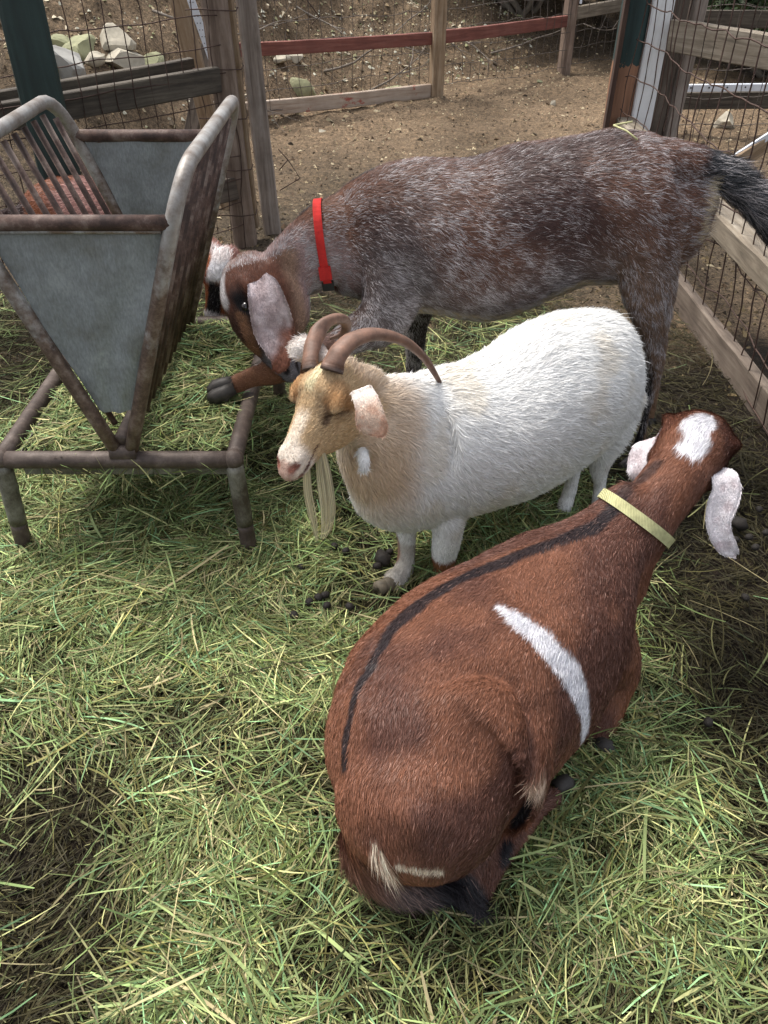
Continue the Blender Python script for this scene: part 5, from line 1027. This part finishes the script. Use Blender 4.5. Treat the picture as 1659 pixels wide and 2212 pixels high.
def br_col(P, r):
    n = len(P); n1 = fbm(P * 7, 51); n2 = fbm(P * 26, 53); c = np.tile(b_br, (n, 1)); c = lay(c, sstep(.42, .60, n1) * .85, b_dk); c = lay(c, sstep(.52, .3, n1) * sstep(.25, .1, P[:, 2]) * .6, b_or)
    if len(dor) > 1:
        d, t_ = pdist(P, dor, True); wd = (.0125 - .006 * sstep(.5, 1, t_)) * (.7 + .6 * fbm(P * 14, 99)); c = lay(c, sstep(1.25, .75, (d + (n2 - .5) * .014) / wd) * .93, b_blk)
    if len(dor2) > 1: c = lay(c, sstep(.022, .008, pdist(P, dor2) + (n2 - .5) * .01) * .7, b_blk)
    if len(belt) > 1:
        d, t_ = pdist(P, belt, True); wd = np.interp(t_, np.linspace(0, 1, 50), bw_); edge = .004; c = lay(c, sstep(wd + edge, wd - edge, d + (n2 - .5) * .014), b_wh)
    if len(foreh) > 1: c = lay(c, sstep(.028, .018, pdist(P, foreh) + (n2 - .5) * .045), b_wh)
    if len(bellyw) > 1: c = lay(c, sstep(.020, .006, pdist(P, bellyw) + (n2 - .5) * .014) * .8, np.array(lin(214, 190, 166)))
    if len(rumpw) > 1: c = lay(c, sstep(.011, .005, pdist(P, rumpw)), np.array(lin(220, 200, 176)))
    if len(rw2) > 1: c = lay(c, sstep(.009, .004, pdist(P, rw2)), np.array(lin(232, 214, 190)))
    if len(cstr) > 1: c = lay(c, sstep(.013, .007, pdist(P, cstr) + (n2 - .5) * .006), b_blk)
    d, t_ = pdist(P, tailp, True); tm = sstep(.06, .045, d) * sstep(.08, .2, t_); c = lay(c, tm * .6, np.array(lin(104, 76, 66))); c = lay(c, tm * sstep(.25, .5, t_ + (n2 - .5) * .2) * .8, np.array(lin(78, 72, 72))); c = lay(c, tm * sstep(.5, .72, t_ + (n2 - .5) * .15), b_blk)
    hx, hy, hz = hl.inv(P); inh = sstep(.0, .08, hx) * sstep(.45, .4, abs(hy)); c = lay(c, inh * sstep(.09, .12, abs(hy)) * sstep(.35, .25, np.hypot(hx - .3, hz + .2)) * .7, np.array(lin(80, 40, 24)))
    c = lay(c, inh * sstep(.5, .7, hx) * .6, np.array(lin(190, 178, 170)))
    if r is not None:
        c = c * np.exp(r.normal(0, .2, (n, 1))); wt = r.random(n) < .03 + .05 * sstep(.5, .65, fbm(P * 9, 57)) + .12 * tm * (t_ < .6); wt &= ~((d < .03) & (t_ > .7))
        c[wt] = np.clip(c[wt] * 1.2 + np.array(lin(150, 120, 108)) * .55, 0, .8)
    else: c = c * .85
    return c
def br_len(P):
    hx, hy, hz = hl.inv(P); inh = (hx > 0) & (abs(hy) < .5); L = np.full(len(P), .012); L = np.where(inh, .012, L)
    if len(foreh) > 1: L = np.where(pdist(P, foreh) < .035, .020, L)
    d, t_ = pdist(P, tailp, True); L = np.where((d < .05) & (t_ > .05), .045, L)
    if len(rw2) > 1: L = np.where(pdist(P, rw2) < .009, .045, L)
    if len(bellyw) > 1: L = np.where(pdist(P, bellyw) < .02, .028, L)
    return np.where(P[:, 2] < .015, .008, L)
fur = [furry(B.V, B.N, B.F3, 360000 * FURN, B.anch, br_col, br_len, .0008, .16, 71, wob=.34, jit=.16, hf=7)]
ext = []
def lear(P, r):
    n_ = fbm(P * 45, 9); c = np.tile(np.array(lin(228, 222, 224)), (len(P), 1)); c = lay(c, sstep(.45, .65, n_) * .5, np.array(lin(190, 170, 172)))
    if r is not None: c = c * np.exp(r.normal(0, .12, (len(P), 1)))
    return c
eR_st = [(1540, 1018, 1.245, 18), (1562, 1030, 1.215, 26), (1568, 1058, 1.195, 29), (1558, 1090, 1.18, 30), (1550, 1122, 1.165, 26), (1556, 1155, 1.15, 23), (1572, 1182, 1.14, 20), (1590, 1194, 1.135, 9)]
ear_add([(D(u, v, Y), hw / FPX * 1.5, (1, -.05, .25 + (.5 if i > 5 else 0) + (.9 if i > 6 else 0))) for i, (u, v, Y, hw) in enumerate(eR_st)], lear, 9000, hl=.007, cup=.35)
eL_st = [(1452, 935, 1.36, 14), (1428, 940, 1.355, 24), (1403, 962, 1.34, 28), (1386, 990, 1.325, 26), (1376, 1018, 1.31, 18), (1370, 1036, 1.305, 8)]
ear_add([(D(u, v, Y), hw / FPX * 1.65, (.8, .1, .8)) for u, v, Y, hw in eL_st], lear, 5000, hl=.007, cup=.3)
assemble('body', B, br_col, fur, M['skin'], M['fur'], root, ext)
for sg in (1, -1): eyeball(hl, sg, root, False, None, B)
cone_hoof(G(1198, 1712, .035), G(1232, 1702, .03), .022, .023, M['hoof'], root, (0, .3, 1)); cone_hoof(G(1284, 1612, .03), G(1320, 1632, .03), .02, .022, M['hoof'], root, (0, .3, 1))
M['yellow'] = webbing('pale_yellow_webbing', (.60, .58, .30))
cA = G(1336, 1082, .47); cB = G(1448, 1180, .40); cc_ = G(1394, 1136, .405); axn = (Vector(G(1440, 1062, .455)) - Vector(G(1362, 1160, .38))).normalized(); nx_ = (Vector(cA) - Vector(cB)); nx_ = (nx_ - axn * nx_.dot(axn)).normalized()
rg = ring_on(B, cc_, axn, nx_, 64, .006); band(rg, .020, .0025, M['yellow'], root, 'collar', axn)
BROWN = B

# ================================================================ the young goat behind the feeder
B = Beast()
B.loft([sec(*a, .004) for a in [(45, 440, 50, 540, 2.72, .05), (90, 405, 90, 570, 2.74, .08), (150, 385, 150, 590, 2.74, .10), (220, 384, 220, 600, 2.72, .105), (285, 408, 285, 600, 2.69, .10), (340, 440, 345, 590, 2.64, .08), (395, 475, 405, 585, 2.58, .06), (440, 505, 448, 588, 2.50, .048), (470, 535, 462, 600, 2.43, .042)]], n=70, flow=-1, down=.4)
for u, Y in ((90, 2.68), (90, 2.82), (330, 2.58), (330, 2.72)):
    a_ = D(u, 540, Y); B.loft([rnd_sec(a_, .045), rnd_sec((a_.x, a_.y, .22), .026), rnd_sec((a_.x, a_.y, .12), .018), rnd_sec((a_.x, a_.y, .03), .017)], n=16)
tk = [sec(40, 445, 50, 470, 2.72, .02), sec(8, 452, 12, 478, 2.70, .02), sec(-25, 470, -15, 492, 2.68, .012)]; B.loft(tk, n=14)
Fk = np.array((-.28, -.42, -.86)); mk = np.array(D(462, 612, 2.36)); Lk = np.array((.95, -.2, -.2)); hk = Head(np.array(D(482, 560, 2.38)), Fk, np.cross(Fk, Lk), .20, w=1.05, convex=.02); hk.build(B)
B.skin(.006 if not QUICK else .009, 8); hk.refine(B); B.V += B.N * ((fbm(B.V * 9, 34) - .5) * .010)[:, None]; B.calcN(); B.tree(); hk.mouth(B)
root = empty('goat', (-.9, 2.7, 0)); tag(root, 'small brown goat with a white forehead eating behind the feeder', 'goat')
def kd_col(P, r):
    n = len(P); n1 = fbm(P * 8, 81); n2 = fbm(P * 30, 83); c = np.tile(np.array(lin(140, 80, 48)), (n, 1)); c = lay(c, sstep(.42, .6, n1 + .35 * (P[:, 0] + 1.0)) * .8, np.array(lin(176, 132, 124))); c = lay(c, sstep(-.90, -.80, P[:, 0]) * sstep(.46, .4, P[:, 2]) * sstep(-.65, -.7, P[:, 0]) * .9, np.array(lin(225, 222, 222)))
    c = lay(c, sstep(-1.17, -1.20, P[:, 0]) * .9, b_blk); hx, hy, hz = hk.inv(P); inh = sstep(-.1, 0, hx) * sstep(.6, .5, abs(hy)); h = np.tile(np.array(lin(150, 86, 50)), (n, 1))
    h = lay(h, sstep(.20, .14, abs(hy) + (n2 - .5) * .08) * sstep(.42, .36, hx + (n2 - .5) * .1) * sstep(-.02, .04, hx), b_wh); h = lay(h, sstep(.13, .09, abs(hy)) * sstep(.36, .42, hx), b_blk * .9); h = lay(h, sstep(.80, .85, hx), np.array(lin(220, 214, 214)))
    c = c * (1 - inh[:, None]) + h * inh[:, None]; nk = [np.array(D(452, 505, 2.44)), np.array(D(474, 545, 2.38))]; c = lay(c, sstep(.045, .03, pdist(P, nk)) * .9, np.array(lin(222, 214, 212))); nk = [np.array(D(468, 500, 2.40)), np.array(D(486, 548, 2.36))]; c = lay(c, sstep(.018, .010, pdist(P, nk)) * .9, b_blk)
    c = hk.mouthpaint(P, c, b_blk, b_blk)
    if r is not None: c = c * np.exp(r.normal(0, .2, (n, 1))); wt = r.random(n) < .12; c[wt] = np.clip(c[wt] * 1.3 + .1, 0, 1)
    else: c = c * .85
    return c
ext = []
fur = [furry(B.V, B.N, B.F3, 70000 * FURN, B.anch, kd_col, lambda P: np.where(hk.inv(P)[0] > -.05, .011, .024) * (P[:, 2] > .05), .0015, .25, 91, wob=.35)]
def kear(P, r):
    c = np.tile(np.array(lin(222, 210, 206)), (len(P), 1)); c = lay(c, sstep(.5, .6, fbm(P * 25, 3)) * .8, np.array(lin(150, 90, 60)))
    if r is not None: c = c * np.exp(r.normal(0, .12, (len(P), 1)))
    return c
ear_add([(D(u, v, Y), hw, (.3, 0, 1) if i < 2 else (1, 0, 0)) for i, (u, v, Y, hw) in enumerate([(438, 588, 2.36, .014), (426, 596, 2.34, .024), (418, 625, 2.33, .026), (412, 655, 2.33, .02), (408, 672, 2.33, .008)])], kear, 2500)
ear_add([(D(u, v, Y), hw, (.3, 0, 1) if i < 1 else (1, 0, 0)) for i, (u, v, Y, hw) in enumerate([(488, 580, 2.36, .014), (500, 590, 2.38, .024), (505, 625, 2.40, .026), (502, 655, 2.40, .012)])], lambda P, r: np.tile(np.array(lin(140, 82, 50)), (len(P), 1)), 2500)
assemble('body', B, kd_col, fur, M['skin'], M['fur'], root, ext)
for sg in (1, -1): eyeball(hk, sg, root, False, None, B)
for u, Y in ((90, 2.68), (90, 2.82), (330, 2.58), (330, 2.72)):
    a_ = D(u, 540, Y); cone_hoof((a_.x, a_.y, .035), (a_.x - .0, a_.y - .015, .002), .018, .02, M['hoof'], root, (1, 0, 0))
